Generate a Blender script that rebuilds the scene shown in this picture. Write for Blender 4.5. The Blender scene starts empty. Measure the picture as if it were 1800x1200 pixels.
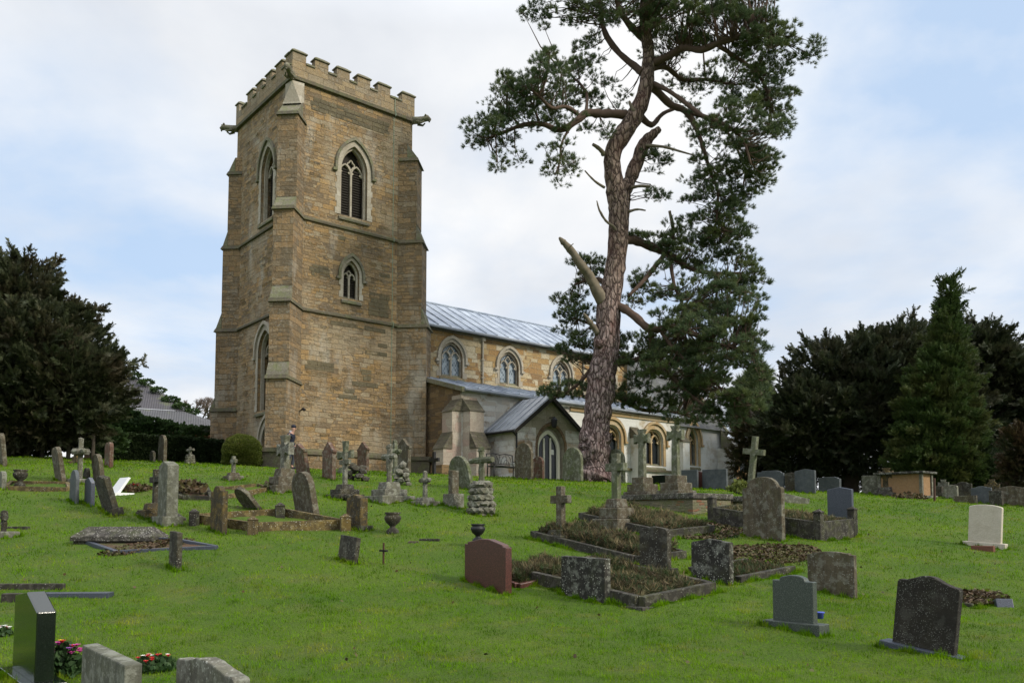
import bpy, bmesh, math, random
import numpy as np
from mathutils import Vector, Matrix, Euler
R=math.radians; rnd=random.Random(7); rng=np.random.default_rng(11)
sc=bpy.context.scene; col=sc.collection
# ------------------------------------------------------------------ camera, sky, sun, exposure
F=1470.0; HZ=920.0; PITCH=R(4); CY=HZ-F*math.tan(PITCH)      # pixel numbers of the 1800 x 1200 photograph
cd=bpy.data.cameras.new('camera'); cam=bpy.data.objects.new('camera',cd); col.objects.link(cam)
cd.sensor_width=36; cd.lens=36*F/1800; cd.shift_y=(CY-600)/1800; cd.clip_start=.1; cd.clip_end=3000
cam.location=(0,0,0); cam.rotation_euler=(R(90)+PITCH,0,0); sc.camera=cam
sc.view_settings.view_transform='Standard'; sc.view_settings.look='None'; sc.view_settings.gamma=1
sc.view_settings.exposure=0.30
SUN_EL=R(34); SUN_AZ=(0.90,-0.43)
w=bpy.data.worlds.new('World'); sc.world=w; w.use_nodes=True
nt=w.node_tree; nt.nodes.clear()
def N(nt,t,**k):
    n=nt.nodes.new(t)
    for a,b in k.items():
        if a.startswith('i_'): n.inputs[a[2:].replace('_',' ')].default_value=b
        else: setattr(n,a,b)
    return n
def ramp(nt,stops,interp='LINEAR'):
    n=nt.nodes.new('ShaderNodeValToRGB'); e=n.color_ramp.elements; n.color_ramp.interpolation=interp
    while len(e)<len(stops): e.new(.5)
    for i,(p,c) in enumerate(stops):
        e[i].position=p; e[i].color=(c,c,c,1) if isinstance(c,(int,float)) else (*c,1)
    return n
out=N(nt,'ShaderNodeOutputWorld'); bg=N(nt,'ShaderNodeBackground'); bg.inputs[1].default_value=.1
sky=N(nt,'ShaderNodeTexSky'); sky.sky_type='NISHITA'; sky.sun_disc=False; sky.sun_elevation=SUN_EL
sky.sun_rotation=math.atan2(SUN_AZ[0],SUN_AZ[1]); sky.dust_density=2.0
tc=N(nt,'ShaderNodeTexCoord'); sp=N(nt,'ShaderNodeSeparateXYZ'); nt.links.new(tc.outputs['Generated'],sp.inputs[0])
za=N(nt,'ShaderNodeMath',operation='MAXIMUM'); nt.links.new(sp.outputs[2],za.inputs[0]); za.inputs[1].default_value=0
zb=N(nt,'ShaderNodeMath',operation='ADD'); nt.links.new(za.outputs[0],zb.inputs[0]); zb.inputs[1].default_value=.22
cb=N(nt,'ShaderNodeVectorMath',operation='SCALE'); dv=N(nt,'ShaderNodeMath',operation='DIVIDE'); dv.inputs[0].default_value=1
nt.links.new(zb.outputs[0],dv.inputs[1]); nt.links.new(tc.outputs['Generated'],cb.inputs[0]); nt.links.new(dv.outputs[0],cb.inputs['Scale'])
mp=N(nt,'ShaderNodeMapping'); nt.links.new(cb.outputs[0],mp.inputs[0]); mp.inputs['Location'].default_value=(1.5,7,0); mp.inputs['Scale'].default_value=(1,.8,.8)
n1=N(nt,'ShaderNodeTexNoise',i_Scale=1.1,i_Detail=9.,i_Roughness=.52,i_Distortion=.25); nt.links.new(mp.outputs[0],n1.inputs['Vector'])
cm=ramp(nt,[(.36,.1),(.46,.65),(.56,1.)]); nt.links.new(n1.outputs['Fac'],cm.inputs[0])
n2=N(nt,'ShaderNodeTexNoise',i_Scale=1.7,i_Detail=6.,i_Roughness=.5); nt.links.new(mp.outputs[0],n2.inputs['Vector'])
cc=ramp(nt,[(.36,(6.7,7.0,7.5)),(.48,(7.8,8.0,8.3)),(.62,(9.0,9.0,9.0))]); nt.links.new(n2.outputs['Fac'],cc.inputs[0])
# overcast sky: brighter overhead than at the horizon
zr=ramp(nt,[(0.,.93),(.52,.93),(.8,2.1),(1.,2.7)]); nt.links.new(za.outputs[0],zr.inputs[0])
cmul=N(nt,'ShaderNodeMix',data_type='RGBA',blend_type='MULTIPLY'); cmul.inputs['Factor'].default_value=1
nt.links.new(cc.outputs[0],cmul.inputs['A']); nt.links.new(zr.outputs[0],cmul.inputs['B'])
smul=N(nt,'ShaderNodeMix',data_type='RGBA'); smul.inputs['Factor'].default_value=.72; smul.inputs['B'].default_value=(4.9,6.6,9.0,1)
nt.links.new(sky.outputs[0],smul.inputs['A'])
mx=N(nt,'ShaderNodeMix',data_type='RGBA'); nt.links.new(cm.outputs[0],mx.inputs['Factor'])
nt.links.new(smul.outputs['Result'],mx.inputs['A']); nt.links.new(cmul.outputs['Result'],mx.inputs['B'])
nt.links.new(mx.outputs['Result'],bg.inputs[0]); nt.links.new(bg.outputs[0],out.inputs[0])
ld=bpy.data.lights.new('sun','SUN'); ld.energy=2.9; ld.angle=R(13); ld.color=(1,.93,.80)
sun=bpy.data.objects.new('sun',ld); col.objects.link(sun)
sd=Vector((SUN_AZ[0]*math.cos(SUN_EL),SUN_AZ[1]*math.cos(SUN_EL),math.sin(SUN_EL))); sun.rotation_euler=sd.to_track_quat('Z','Y').to_euler()

# ------------------------------------------------------------------ terrain height and helpers
KD=[0,7,10,13.5,16.5,20,23.5,26,29,34,37,41,60,120,3000]
KZ=[-1.65,-1.6,-1.55,-1.17,-.62,-.05,.62,1.12,1.45,1.86,1.98,2.12,2.4,2.5,2.5]
def H(x,y):
    x=np.asarray(x,float); y=np.asarray(y,float)
    d=np.maximum(y,0)
    z=sum(np.interp(d+o,KD,KZ) for o in (-.9,-.3,.3,.9))/4
    s=np.clip((d-9)/18,0,1); s=s*s*(3-2*s)
    z=z-.045*np.clip(x,-30,26)*s
    z=z+.035*np.sin(x*.9+1.3)*np.cos(y*.7)+.02*np.sin(x*2.1+y*1.7)+.012*np.sin(x*5.3+1.7*np.sin(y*2.9))*np.cos(y*4.7+x)
    return z
def h(x,y): return float(H(x,y))
def ray(px,py):
    v=(CY-py)/F
    return Vector(((px-900)/F, math.cos(PITCH)-v*math.sin(PITCH), math.sin(PITCH)+v*math.cos(PITCH)))
def at(px,py,Y):
    d=ray(px,py); return d*(Y/d.y)
def ground(px,py):
    d=ray(px,py); t=3.
    while t<90:
        p=d*t
        if p.z<=h(p.x,p.y): break
        t+=.04
    if t>=90: p=d*34; 
    return Vector((p.x,p.y,h(p.x,p.y)))
TH=R(39.87); U=Vector((math.cos(TH),math.sin(TH),0)); NN=Vector((-U.y,U.x,0)); YAW=TH-R(90)
def new_mesh(name,verts,faces,mat=None,smooth=False):
    me=bpy.data.meshes.new(name); me.from_pydata([tuple(v) for v in verts],[],faces); me.update()
    if mat: me.materials.append(mat)
    if smooth: me.polygons.foreach_set('use_smooth',[True]*len(me.polygons))
    return me
def uvbox(me):
    uv=me.uv_layers.new(name='UVMap'); d=uv.data
    for p in me.polygons:
        n=p.normal
        t=Vector((-n.y,n.x,0))
        if t.length<1e-3: t=Vector((1,0,0))
        t.normalize(); b=n.cross(t)
        for li in p.loop_indices:
            c=me.vertices[me.loops[li].vertex_index].co; d[li].uv=(c.dot(t),c.dot(b))
class MB:
    def __init__(s): s.v=[]; s.f=[]
    def add(s,vs,fs):
        o=len(s.v); s.v+= [Vector(v) for v in vs]; s.f+=[tuple(i+o for i in f) for f in fs]; return s
    def box(s,x0,x1,y0,y1,z0,z1,tf=None):
        v=[(x,y,z) for z in (z0,z1) for y in (y0,y1) for x in (x0,x1)]
        if tf: v=[tf@Vector(a) for a in v]
        return s.add(v,[(0,2,3,1),(4,5,7,6),(0,1,5,4),(2,6,7,3),(0,4,6,2),(1,3,7,5)])
    def frus(s,b,t,z0,z1):   # b,t=(x0,x1,y0,y1)
        v=[(b[0],b[2],z0),(b[1],b[2],z0),(b[1],b[3],z0),(b[0],b[3],z0),(t[0],t[2],z1),(t[1],t[2],z1),(t[1],t[3],z1),(t[0],t[3],z1)]
        return s.add(v,[(3,2,1,0),(4,5,6,7),(0,1,5,4),(1,2,6,5),(2,3,7,6),(3,0,4,7)])
    def ext(s,poly,vec):     # poly 3d points, counter-clockwise seen from the side opposite to vec
        n=len(poly); vec=Vector(vec); P=[Vector(p) for p in poly]
        return s.add(P+[p+vec for p in P],[tuple(range(n)),tuple(range(2*n-1,n-1,-1))]+[(i,i+n,(i+1)%n+n,(i+1)%n) for i in range(n)])
    def xz(s,poly,y0,y1):    # extrude an (x,z) outline from y0 (front) to y1
        return s.ext([(p[0],y0,p[1]) for p in poly],(0,y1-y0,0))
    def tube(s,pts,rad,n=8,cap=True,jit=0):
        pts=[Vector(p) for p in pts]; rings=[]; up=Vector((.13,.21,.97)).normalized(); a=None
        o=len(s.v)
        for i,p in enumerate(pts):
            t=(pts[min(i+1,len(pts)-1)]-pts[max(i-1,0)]).normalized()
            if a is None:
                a=t.cross(up if abs(t.dot(up))<.95 else Vector((1,0,0))).normalized()
            a=(a-t*a.dot(t)).normalized(); b=t.cross(a)
            r=rad[i] if hasattr(rad,'__len__') else rad
            for k in range(n):
                q=2*math.pi*k/n; rr=r*(1+jit*(rnd.random()-.5))
                s.v.append(p+a*math.cos(q)*rr+b*math.sin(q)*rr)
        for i in range(len(pts)-1):
            for k in range(n):
                A=o+i*n+k; B=o+i*n+(k+1)%n; s.f.append((A,B,B+n,A+n))
        if cap:
            s.f.append(tuple(o+k for k in range(n-1,-1,-1))); e=o+(len(pts)-1)*n; s.f.append(tuple(e+k for k in range(n)))
        return s
    def lathe(s,prof,c=(0,0,0),n=20):
        o=len(s.v); c=Vector(c)
        for r,z in prof:
            for k in range(n):
                q=2*math.pi*k/n; s.v.append(c+Vector((r*math.cos(q),r*math.sin(q),z)))
        for i in range(len(prof)-1):
            for k in range(n):
                A=o+i*n+k; B=o+i*n+(k+1)%n; s.f.append((A,B,B+n,A+n))
        s.f.append(tuple(o+k for k in range(n-1,-1,-1))); e=o+(len(prof)-1)*n; s.f.append(tuple(e+k for k in range(n)))
        return s
    def blob(s,c,r,sub=2,amp=.25,seed=0,sq=(1,1,1)):
        bm=bmesh.new(); bmesh.ops.create_icosphere(bm,subdivisions=sub,radius=1); q=random.Random(seed)
        ph=[(q.uniform(1,3.5),q.uniform(0,6),Vector((q.gauss(0,1),q.gauss(0,1),q.gauss(0,1))).normalized()) for _ in range(7)]
        vs=[]
        for v in bm.verts:
            k=1+amp*sum(math.sin(f*3*v.co.dot(d)+p) for f,p,d in ph)/3
            vs.append(Vector(c)+Vector((v.co.x*r*k*sq[0],v.co.y*r*k*sq[1],v.co.z*r*k*sq[2])))
        s.add(vs,[tuple(v.index for v in f.verts) for f in bm.faces]); bm.free(); return s
    def build(s,name,mat,parent=None,loc=None,rot=None,smooth=False,bevel=0,off=(0,0,0)):
        o3=Vector(off); me=new_mesh(name,[v+o3 for v in s.v],s.f,mat,smooth)
        bm=bmesh.new(); bm.from_mesh(me); bmesh.ops.recalc_face_normals(bm,faces=bm.faces); bm.to_mesh(me); bm.free()
        uvbox(me); ob=bpy.data.objects.new(name,me); col.objects.link(ob)
        if parent: ob.parent=parent
        if loc is not None: ob.location=loc
        if rot is not None: ob.rotation_euler=rot
        if bevel:
            m=ob.modifiers.new('bevel','BEVEL'); m.width=bevel; m.segments=2; m.limit_method='ANGLE'; m.angle_limit=R(40)
        return ob
def tag(o,label=None,cat=None,group=None,kind=None):
    if label: o['label']=label
    if cat: o['category']=cat
    if group: o['group']=group
    if kind: o['kind']=kind
    return o
def empty(name,loc,rot=(0,0,0)):
    o=bpy.data.objects.new(name,None); col.objects.link(o); o.location=loc; o.rotation_euler=rot; o.empty_display_size=.2; return o

# ------------------------------------------------------------------ materials
def base_mat(name,rough=.85):
    m=bpy.data.materials.new(name); m.use_nodes=True; t=m.node_tree; b=t.nodes['Principled BSDF']; b.inputs['Roughness'].default_value=rough
    b.inputs['Specular IOR Level'].default_value=.3
    return m,t,b
def mixc(t,fac,a,b,mode='MIX'):
    n=t.nodes.new('ShaderNodeMix'); n.data_type='RGBA'; n.blend_type=mode
    for k,v in (('Factor',fac),('A',a),('B',b)):
        if hasattr(v,'is_output') or isinstance(v,bpy.types.NodeSocket): t.links.new(v,n.inputs[k])
        elif isinstance(v,(int,float)): n.inputs[k].default_value=v if k=='Factor' else (v,v,v,1)
        else: n.inputs[k].default_value=(*v,1)
    return n.outputs['Result']
def mth(t,op,a,b=0.,clamp=False):
    n=t.nodes.new('ShaderNodeMath'); n.operation=op; n.use_clamp=clamp
    for i,v in enumerate((a,b)):
        if isinstance(v,bpy.types.NodeSocket): t.links.new(v,n.inputs[i])
        else: n.inputs[i].default_value=v
    return n.outputs[0]
def noise(t,vec,scale,detail=4,rough=.55,dist=0):
    n=t.nodes.new('ShaderNodeTexNoise'); n.inputs['Scale'].default_value=scale; n.inputs['Detail'].default_value=detail
    n.inputs['Roughness'].default_value=rough; n.inputs['Distortion'].default_value=dist
    if vec: t.links.new(vec,n.inputs['Vector'])
    return n.outputs['Fac']
def rmp(t,src,stops,interp='LINEAR'):
    n=ramp(t,stops,interp); t.links.new(src,n.inputs[0]); return n.outputs[0]
def objvec(t,k=17.):
    tc=t.nodes.new('ShaderNodeTexCoord'); oi=t.nodes.new('ShaderNodeObjectInfo')
    s=mth(t,'MULTIPLY',oi.outputs['Random'],k); v=t.nodes.new('ShaderNodeVectorMath'); v.operation='ADD'
    t.links.new(tc.outputs['Object'],v.inputs[0]); t.links.new(s,v.inputs[1]); return v.outputs[0]
def scl(t,vec,s):
    m=t.nodes.new('ShaderNodeMapping'); m.inputs['Scale'].default_value=s; t.links.new(vec,m.inputs[0]); return m.outputs[0]
def bump(t,b,hgt,strength=.5,dist=.02):
    n=t.nodes.new('ShaderNodeBump'); n.inputs['Strength'].default_value=strength; n.inputs['Distance'].default_value=dist
    t.links.new(hgt,n.inputs['Height']); t.links.new(n.outputs[0],b.inputs['Normal'])
def grave_mat(name,c1,c2,lich=(.42,.43,.36),la=.5,speck=.4,streak=.5,moss=.3,mossc=(.10,.11,.03),rough=.9,vs=24,k0=.68):
    m,t,b=base_mat(name,rough); v=objvec(t); c1,c2,lich,mossc=[tuple(k*f for k in q_) for q_,f in ((c1,k0),(c2,k0),(lich,k0+.1),(mossc,k0+.05))]
    c=mixc(t,rmp(t,noise(t,v,2.6,6,.6,.4),[(.35,0.),(.65,1.)]),c1,c2)
    c=mixc(t,rmp(t,noise(t,v,38,3,.6),[(.3,.25),(.7,0.)]),c,tuple(k*.45 for k in c1))
    st=noise(t,scl(t,v,(9,9,.7)),1.4,4,.6); c=mixc(t,mth(t,'MULTIPLY',rmp(t,st,[(.42,0.),(.62,1.)]),streak),c,tuple(k*.35 for k in c2))
    mo=rmp(t,noise(t,v,3.3,5,.65),[(.48,0.),(.68,1.)]); c=mixc(t,mth(t,'MULTIPLY',mo,moss),c,mossc)
    l1=rmp(t,noise(t,v,7.5,7,.7),[(.50,0.),(.60,1.)]); c=mixc(t,mth(t,'MULTIPLY',l1,la),c,lich)
    vo=t.nodes.new('ShaderNodeTexVoronoi'); vo.inputs['Scale'].default_value=vs; t.links.new(v,vo.inputs['Vector'])
    sm=mth(t,'MULTIPLY',rmp(t,vo.outputs['Distance'],[(.16,1.),(.26,0.)]),rmp(t,noise(t,v,5,3),[(.5-.2*speck,0.),(.62-.1*speck,1.)]))
    c=mixc(t,mth(t,'MULTIPLY',sm,min(1,speck*1.3)),c,(.5,.5,.44))
    t.links.new(c,b.inputs['Base Color']); bump(t,b,mth(t,'ADD',noise(t,v,45,5,.7),mth(t,'MULTIPLY',noise(t,v,9,4),1.5)),.55,.012)
    return m
M={}
M['brown']=grave_mat('brown_sandstone',(.085,.068,.042),(.16,.13,.085),la=.25,speck=.3)
M['grey']=grave_mat('grey_limestone',(.13,.13,.095),(.22,.22,.17),la=.35,speck=.2)
M['green']=grave_mat('green_lichened_limestone',(.12,.125,.075),(.19,.195,.125),la=.35,speck=.2,moss=.65,mossc=(.11,.145,.045))
M['dark']=grave_mat('dark_weathered_stone',(.035,.032,.024),(.08,.07,.05),la=.12,speck=.35,moss=.35,mossc=(.09,.075,.02))
M['speck']=grave_mat('dark_finely_speckled_stone',(.022,.019,.016),(.045,.038,.03),la=.06,speck=.3,moss=.15,mossc=(.05,.05,.02),vs=50)
M['darkspeck']=grave_mat('dark_lichen_dotted_stone',(.028,.027,.023),(.06,.055,.045),la=.35,speck=.55,moss=.3,mossc=(.07,.08,.03))
M['yellow']=grave_mat('yellow_lichened_stone',(.05,.043,.03),(.10,.08,.045),lich=(.22,.15,.035),la=.5,speck=.3,moss=.4,mossc=(.15,.10,.02))
M['pink']=grave_mat('pink_sandstone',(.15,.07,.045),(.20,.12,.085),la=.3,speck=.1,moss=.6,mossc=(.09,.11,.05))
M['pale']=grave_mat('pale_crusted_stone',(.14,.13,.10),(.24,.23,.18),la=.5,speck=.5,lich=(.36,.37,.30),moss=.4)
M['slate']=grave_mat('blue_grey_slate',(.07,.083,.09),(.115,.13,.14),la=.06,speck=.05,streak=.15,moss=.05,rough=.6)
def granite(name,c1,c2,rough=.25,sc_=120,lich=0):
    m,t,b=base_mat(name,rough); v=objvec(t); b.inputs['Specular IOR Level'].default_value=.5
    c=mixc(t,rmp(t,noise(t,v,sc_,3,.8),[(.4,0.),(.6,1.)]),c1,c2)
    vo=t.nodes.new('ShaderNodeTexVoronoi'); vo.inputs['Scale'].default_value=sc_*.8; t.links.new(v,vo.inputs['Vector'])
    c=mixc(t,rmp(t,vo.outputs['Distance'],[(.12,.6),(.3,0.)]),c,tuple(min(1,k*3) for k in c2))
    if lich: c=mixc(t,mth(t,'MULTIPLY',rmp(t,noise(t,v,6,6,.7),[(.52,0.),(.62,1.)]),lich),c,(.3,.31,.24))
    t.links.new(c,b.inputs['Base Color']); bump(t,b,noise(t,v,90,3),.15,.004); return m
M['granite']=granite('dark_grey_granite',(.016,.022,.018),(.06,.072,.06),.5,70)
M['redgranite']=granite('red_granite',(.034,.013,.010),(.085,.030,.022),.4,60)
M['blackgranite']=granite('polished_black_granite',(.004,.008,.005),(.010,.014,.010),.12)
M['bluegranite']=granite('dark_blue_granite',(.020,.024,.036),(.055,.064,.085),.4,90)
def plain(name,c,rough=.6,var=.25,metal=0,scale=20):
    m,t,b=base_mat(name,rough); v=objvec(t); b.inputs['Metallic'].default_value=metal
    cc=mixc(t,noise(t,v,scale,4),tuple(k*(1-var) for k in c),tuple(min(1,k*(1+var)) for k in c)); t.links.new(cc,b.inputs['Base Color'])
    bump(t,b,noise(t,v,scale*3,4),.2,.005); return m
M['cream']=grave_mat('cream_portland_stone',(.44,.39,.31),(.52,.47,.385),la=.03,speck=.0,streak=.06,moss=.04,rough=.8,k0=1.)
M['white']=plain('white_marble',(.7,.7,.7),.4,.06)
M['terracotta']=plain('terracotta',(.13,.055,.035),.8)
M['iron']=plain('black_iron',(.012,.012,.013),.5)
M['rust']=plain('rusty_brown_wood',(.06,.03,.018),.8)
M['wood']=plain('weathered_timber',(.06,.05,.038),.9)
# masonry ----------------------------------------------------------
def masonry(name,pal,bw=.42,bh=.17,mortar=(.20,.17,.12),lich=.35,lichc=(.34,.34,.30),patch=None,bumpk=.8,render=0,renderc=(.62,.62,.60),moss=0,dark=.3,wob=.05,msize=.012,stain=0):
    m,t,b=base_mat(name,.95)
    tc=t.nodes.new('ShaderNodeTexCoord'); uv=tc.outputs['UV']; ob=tc.outputs['Object']
    nv=t.nodes.new('ShaderNodeTexNoise'); nv.inputs['Scale'].default_value=1.6; nv.inputs['Detail'].default_value=4; t.links.new(ob,nv.inputs['Vector'])
    s=t.nodes.new('ShaderNodeVectorMath'); s.operation='SCALE'; s.inputs['Scale'].default_value=wob*2
    t.links.new(nv.outputs['Color'],s.inputs[0]); a=t.nodes.new('ShaderNodeVectorMath'); a.operation='ADD'; t.links.new(uv,a.inputs[0]); t.links.new(s.outputs[0],a.inputs[1])
    nf=t.nodes.new('ShaderNodeTexNoise'); nf.inputs['Scale'].default_value=9; nf.inputs['Detail'].default_value=3; t.links.new(ob,nf.inputs['Vector'])
    s2=t.nodes.new('ShaderNodeVectorMath'); s2.operation='SCALE'; s2.inputs['Scale'].default_value=.035
    t.links.new(nf.outputs['Color'],s2.inputs[0]); a2=t.nodes.new('ShaderNodeVectorMath'); a2.operation='ADD'; t.links.new(a.outputs[0],a2.inputs[0]); t.links.new(s2.outputs[0],a2.inputs[1])
    def brick(w_,h_,off):
        br=t.nodes.new('ShaderNodeTexBrick'); br.offset=off; br.squash=1.35; br.squash_frequency=3
        br.inputs['Color1'].default_value=(0,0,0,1); br.inputs['Color2'].default_value=(1,1,1,1); br.inputs['Mortar'].default_value=(.5,.5,.5,1)
        br.inputs['Scale'].default_value=1; br.inputs['Mortar Size'].default_value=msize; br.inputs['Mortar Smooth'].default_value=.6
        br.inputs['Brick Width'].default_value=w_; br.inputs['Row Height'].default_value=h_; t.links.new(a2.outputs[0],br.inputs['Vector']); return br
    b1=brick(bw,bh,.5); b2=brick(bw*1.45,bh*1.5,.37)
    sel=rmp(t,noise(t,ob,.55,2),[(.47,0.),(.49,1.)])
    val=mixc(t,sel,b1.outputs['Color'],b2.outputs['Color']); mf=mixc(t,sel,b1.outputs['Fac'],b2.outputs['Fac'])
    n=len(pal); c=rmp(t,val,[((i+.02)/n,p) for i,p in enumerate(pal)],'CONSTANT')
    c=mixc(t,rmp(t,noise(t,ob,1.1,5,.6),[(.35,0.),(.7,.22)]),c,pal[0],'MIX')
    c=mixc(t,rmp(t,noise(t,ob,14,6,.7),[(.3,dark*1.3),(.6,0.)]),c,tuple(k*.3 for k in pal[1]))
    c=mixc(t,mth(t,'MULTIPLY',mf,.7),c,mortar)
    if patch: c=mixc(t,rmp(t,noise(t,ob,.45,4,.55),[(.50,0.),(.60,.75)]),c,patch)
    if render: c=mixc(t,mth(t,'MULTIPLY',rmp(t,noise(t,ob,1.3,6,.6),[(.36,0.),(.50,1.)]),render),c,renderc)
    if stain:
        c=mixc(t,rmp(t,noise(t,ob,.7,7,.72,.6),[(.50,0.),(.63,stain)]),c,tuple(k*.42 for k in pal[0])); c=mixc(t,rmp(t,noise(t,scl(t,ob,(1,1,.35)),.9,5,.6),[(.30,stain),(.44,0.)]),c,tuple(min(1,k*1.12+.05) for k in lichc))
        c=mixc(t,rmp(t,noise(t,ob,1.9,5,.7),[(.56,0.),(.64,stain*.8)]),c,(.36,.20,.075))
    lm=mth(t,'MULTIPLY',rmp(t,noise(t,ob,9.5,9,.85),[(.53,0.),(.60,1.)]),rmp(t,noise(t,ob,.8,3),[(.35,.12),(.65,1.)]))
    c=mixc(t,mth(t,'MULTIPLY',lm,lich),c,lichc)
    if moss: c=mixc(t,mth(t,'MULTIPLY',rmp(t,noise(t,ob,4,6,.7),[(.45,0.),(.6,1.)]),moss),c,(.13,.15,.05))
    t.links.new(c,b.inputs['Base Color'])
    hh=mth(t,'ADD',mth(t,'MULTIPLY',mf,-1.6),mth(t,'ADD',mth(t,'MULTIPLY',val,.9),mth(t,'MULTIPLY',noise(t,ob,11,7,.7),2.2)))
    bump(t,b,hh,bumpk,.035)
    return m
M['tower']=masonry('ironstone_rubble',[(.285,.195,.098),(.35,.225,.10),(.22,.16,.095),(.31,.22,.12),(.17,.13,.085),(.38,.255,.12),(.33,.27,.18),(.26,.18,.095)],bw=.36,bh=.145,stain=.42,lich=.6,lichc=(.40,.39,.34),patch=(.33,.265,.175),mortar=(.20,.15,.095),bumpk=1.)
M['towerdark']=masonry('ironstone_buttress',[(.26,.18,.095),(.20,.145,.085),(.31,.21,.11),(.18,.14,.09),(.28,.22,.145)],bw=.40,bh=.17,stain=.4,lich=.6,lichc=(.38,.37,.32),mortar=(.12,.092,.06),bumpk=1.)
M['parapet']=masonry('parapet_ashlar',[(.27,.205,.125),(.32,.24,.14),(.22,.17,.11),(.29,.235,.16)],bw=.5,bh=.24,stain=.3,lich=.75,mortar=(.17,.14,.10))
M['nave']=masonry('ochre_ashlar',[(.38,.25,.11),(.32,.19,.08),(.48,.40,.26),(.42,.31,.16),(.24,.15,.075),(.52,.46,.33),(.34,.21,.09)],bw=.42,bh=.2,lich=.35,mortar=(.34,.28,.19),bumpk=.8)
M['aisle']=masonry('brown_aisle_stone',[(.18,.115,.055),(.15,.10,.055),(.24,.16,.08),(.13,.09,.055)],lich=.3,mortar=(.15,.12,.08))
M['butt']=masonry('pale_buttress_ashlar',[(.40,.35,.28),(.36,.30,.24),(.44,.38,.31),(.38,.28,.23)],bw=.6,bh=.3,lich=.25,mortar=(.33,.28,.22),bumpk=.4)
M['porch']=masonry('porch_ashlar',[(.36,.30,.20),(.23,.145,.075),(.52,.49,.42),(.42,.37,.28),(.30,.20,.11),(.56,.54,.49)],bw=.5,bh=.24,lich=.35,mortar=(.28,.24,.18),render=.3,bumpk=.5)
M['patchy']=masonry('patchy_aisle_stone',[(.30,.19,.085),(.52,.49,.42),(.22,.145,.075),(.56,.54,.48),(.34,.22,.10),(.46,.42,.34)],bw=.5,bh=.24,lich=.25,mortar=(.28,.22,.15),render=.55,bumpk=.6)
M['gable']=masonry('grey_gable_ashlar',[(.33,.30,.22),(.30,.265,.19),(.36,.325,.245),(.27,.24,.17)],bw=.55,bh=.26,lich=.3,mortar=(.2,.18,.13),bumpk=.5)
M['render']=masonry('limewashed_wall',[(.50,.47,.40),(.46,.40,.30),(.52,.50,.45)],bw=.5,bh=.24,lich=.1,mortar=(.45,.42,.36),render=.95,bumpk=.4)
M['dress']=masonry('pale_dressed_stone',[(.38,.34,.27),(.34,.30,.235),(.42,.38,.31)],bw=3,bh=.35,lich=.3,mortar=(.28,.25,.2),bumpk=.3)
M['ochredress']=masonry('ochre_dressed_stone',[(.42,.30,.16),(.36,.25,.13),(.46,.37,.24)],bw=3,bh=.3,lich=.3,mortar=(.28,.22,.15),bumpk=.3)
M['weather']=masonry('mossy_weathering_stone',[(.17,.155,.115),(.20,.18,.13),(.14,.125,.095)],bw=.6,bh=.3,lich=.5,mortar=(.10,.09,.07),moss=.5,bumpk=.5)
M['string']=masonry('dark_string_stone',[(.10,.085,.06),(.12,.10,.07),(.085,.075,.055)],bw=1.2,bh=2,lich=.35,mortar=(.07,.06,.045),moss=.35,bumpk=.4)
M['darkweather']=masonry('dark_tiled_weathering',[(.10,.085,.06),(.13,.11,.08),(.085,.07,.05)],bw=.3,bh=.14,lich=.3,mortar=(.05,.045,.035),moss=.2,bumpk=.7)
M['tomb']=masonry('tomb_panel_stone',[(.28,.17,.085),(.32,.20,.11)],bw=3,bh=3,lich=.2,mortar=(.2,.13,.08),bumpk=.3)
M['brickwall']=masonry('mossy_brick',[(.17,.15,.10),(.20,.17,.11),(.24,.10,.06),(.15,.14,.09)],bw=.23,bh=.08,lich=.3,mortar=(.16,.16,.11),moss=.5)
M['kerb']=grave_mat('mossy_dark_kerb_stone',(.03,.028,.022),(.07,.062,.048),la=.25,speck=.3,moss=.6,mossc=(.08,.09,.025),lich=(.22,.21,.17))
M['kerbyellow']=grave_mat('ochre_lichened_kerb_stone',(.10,.075,.035),(.15,.11,.05),la=.5,speck=.5,moss=.6,mossc=(.24,.16,.03),lich=(.3,.24,.1))
M['ledger']=grave_mat('crusted_ledger_stone',(.06,.055,.047),(.09,.08,.07),lich=(.19,.175,.15),la=.7,speck=.6,moss=.35,mossc=(.09,.11,.02))
def lead(name,c1,c2):
    m,t,b=base_mat(name,.42); tc=t.nodes.new('ShaderNodeTexCoord'); b.inputs['Specular IOR Level'].default_value=.6; b.inputs['Metallic'].default_value=.25
    c=mixc(t,rmp(t,noise(t,tc.outputs['Object'],1.2,6,.6,.5),[(.35,0.),(.65,1.)]),c1,c2)
    c=mixc(t,rmp(t,noise(t,scl(t,tc.outputs['UV'],(12,.9,1)),1.5,3),[(.5,0.),(.7,.4)]),c,tuple(k*.5 for k in c1))
    t.links.new(c,b.inputs['Base Color']); bump(t,b,noise(t,tc.outputs['Object'],5,4),.2,.02); return m
M['lead']=lead('lead_sheet',(.20,.24,.31),(.42,.47,.54))
M['leaddark']=lead('grey_lead_sheet',(.17,.185,.21),(.30,.32,.35))
M['slateroof']=masonry('slate_tiles',[(.10,.10,.11),(.085,.085,.09),(.12,.12,.125)],bw=.3,bh=.22,lich=.3,mortar=(.05,.05,.05),moss=.15,bumpk=.4,wob=.01)
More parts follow.
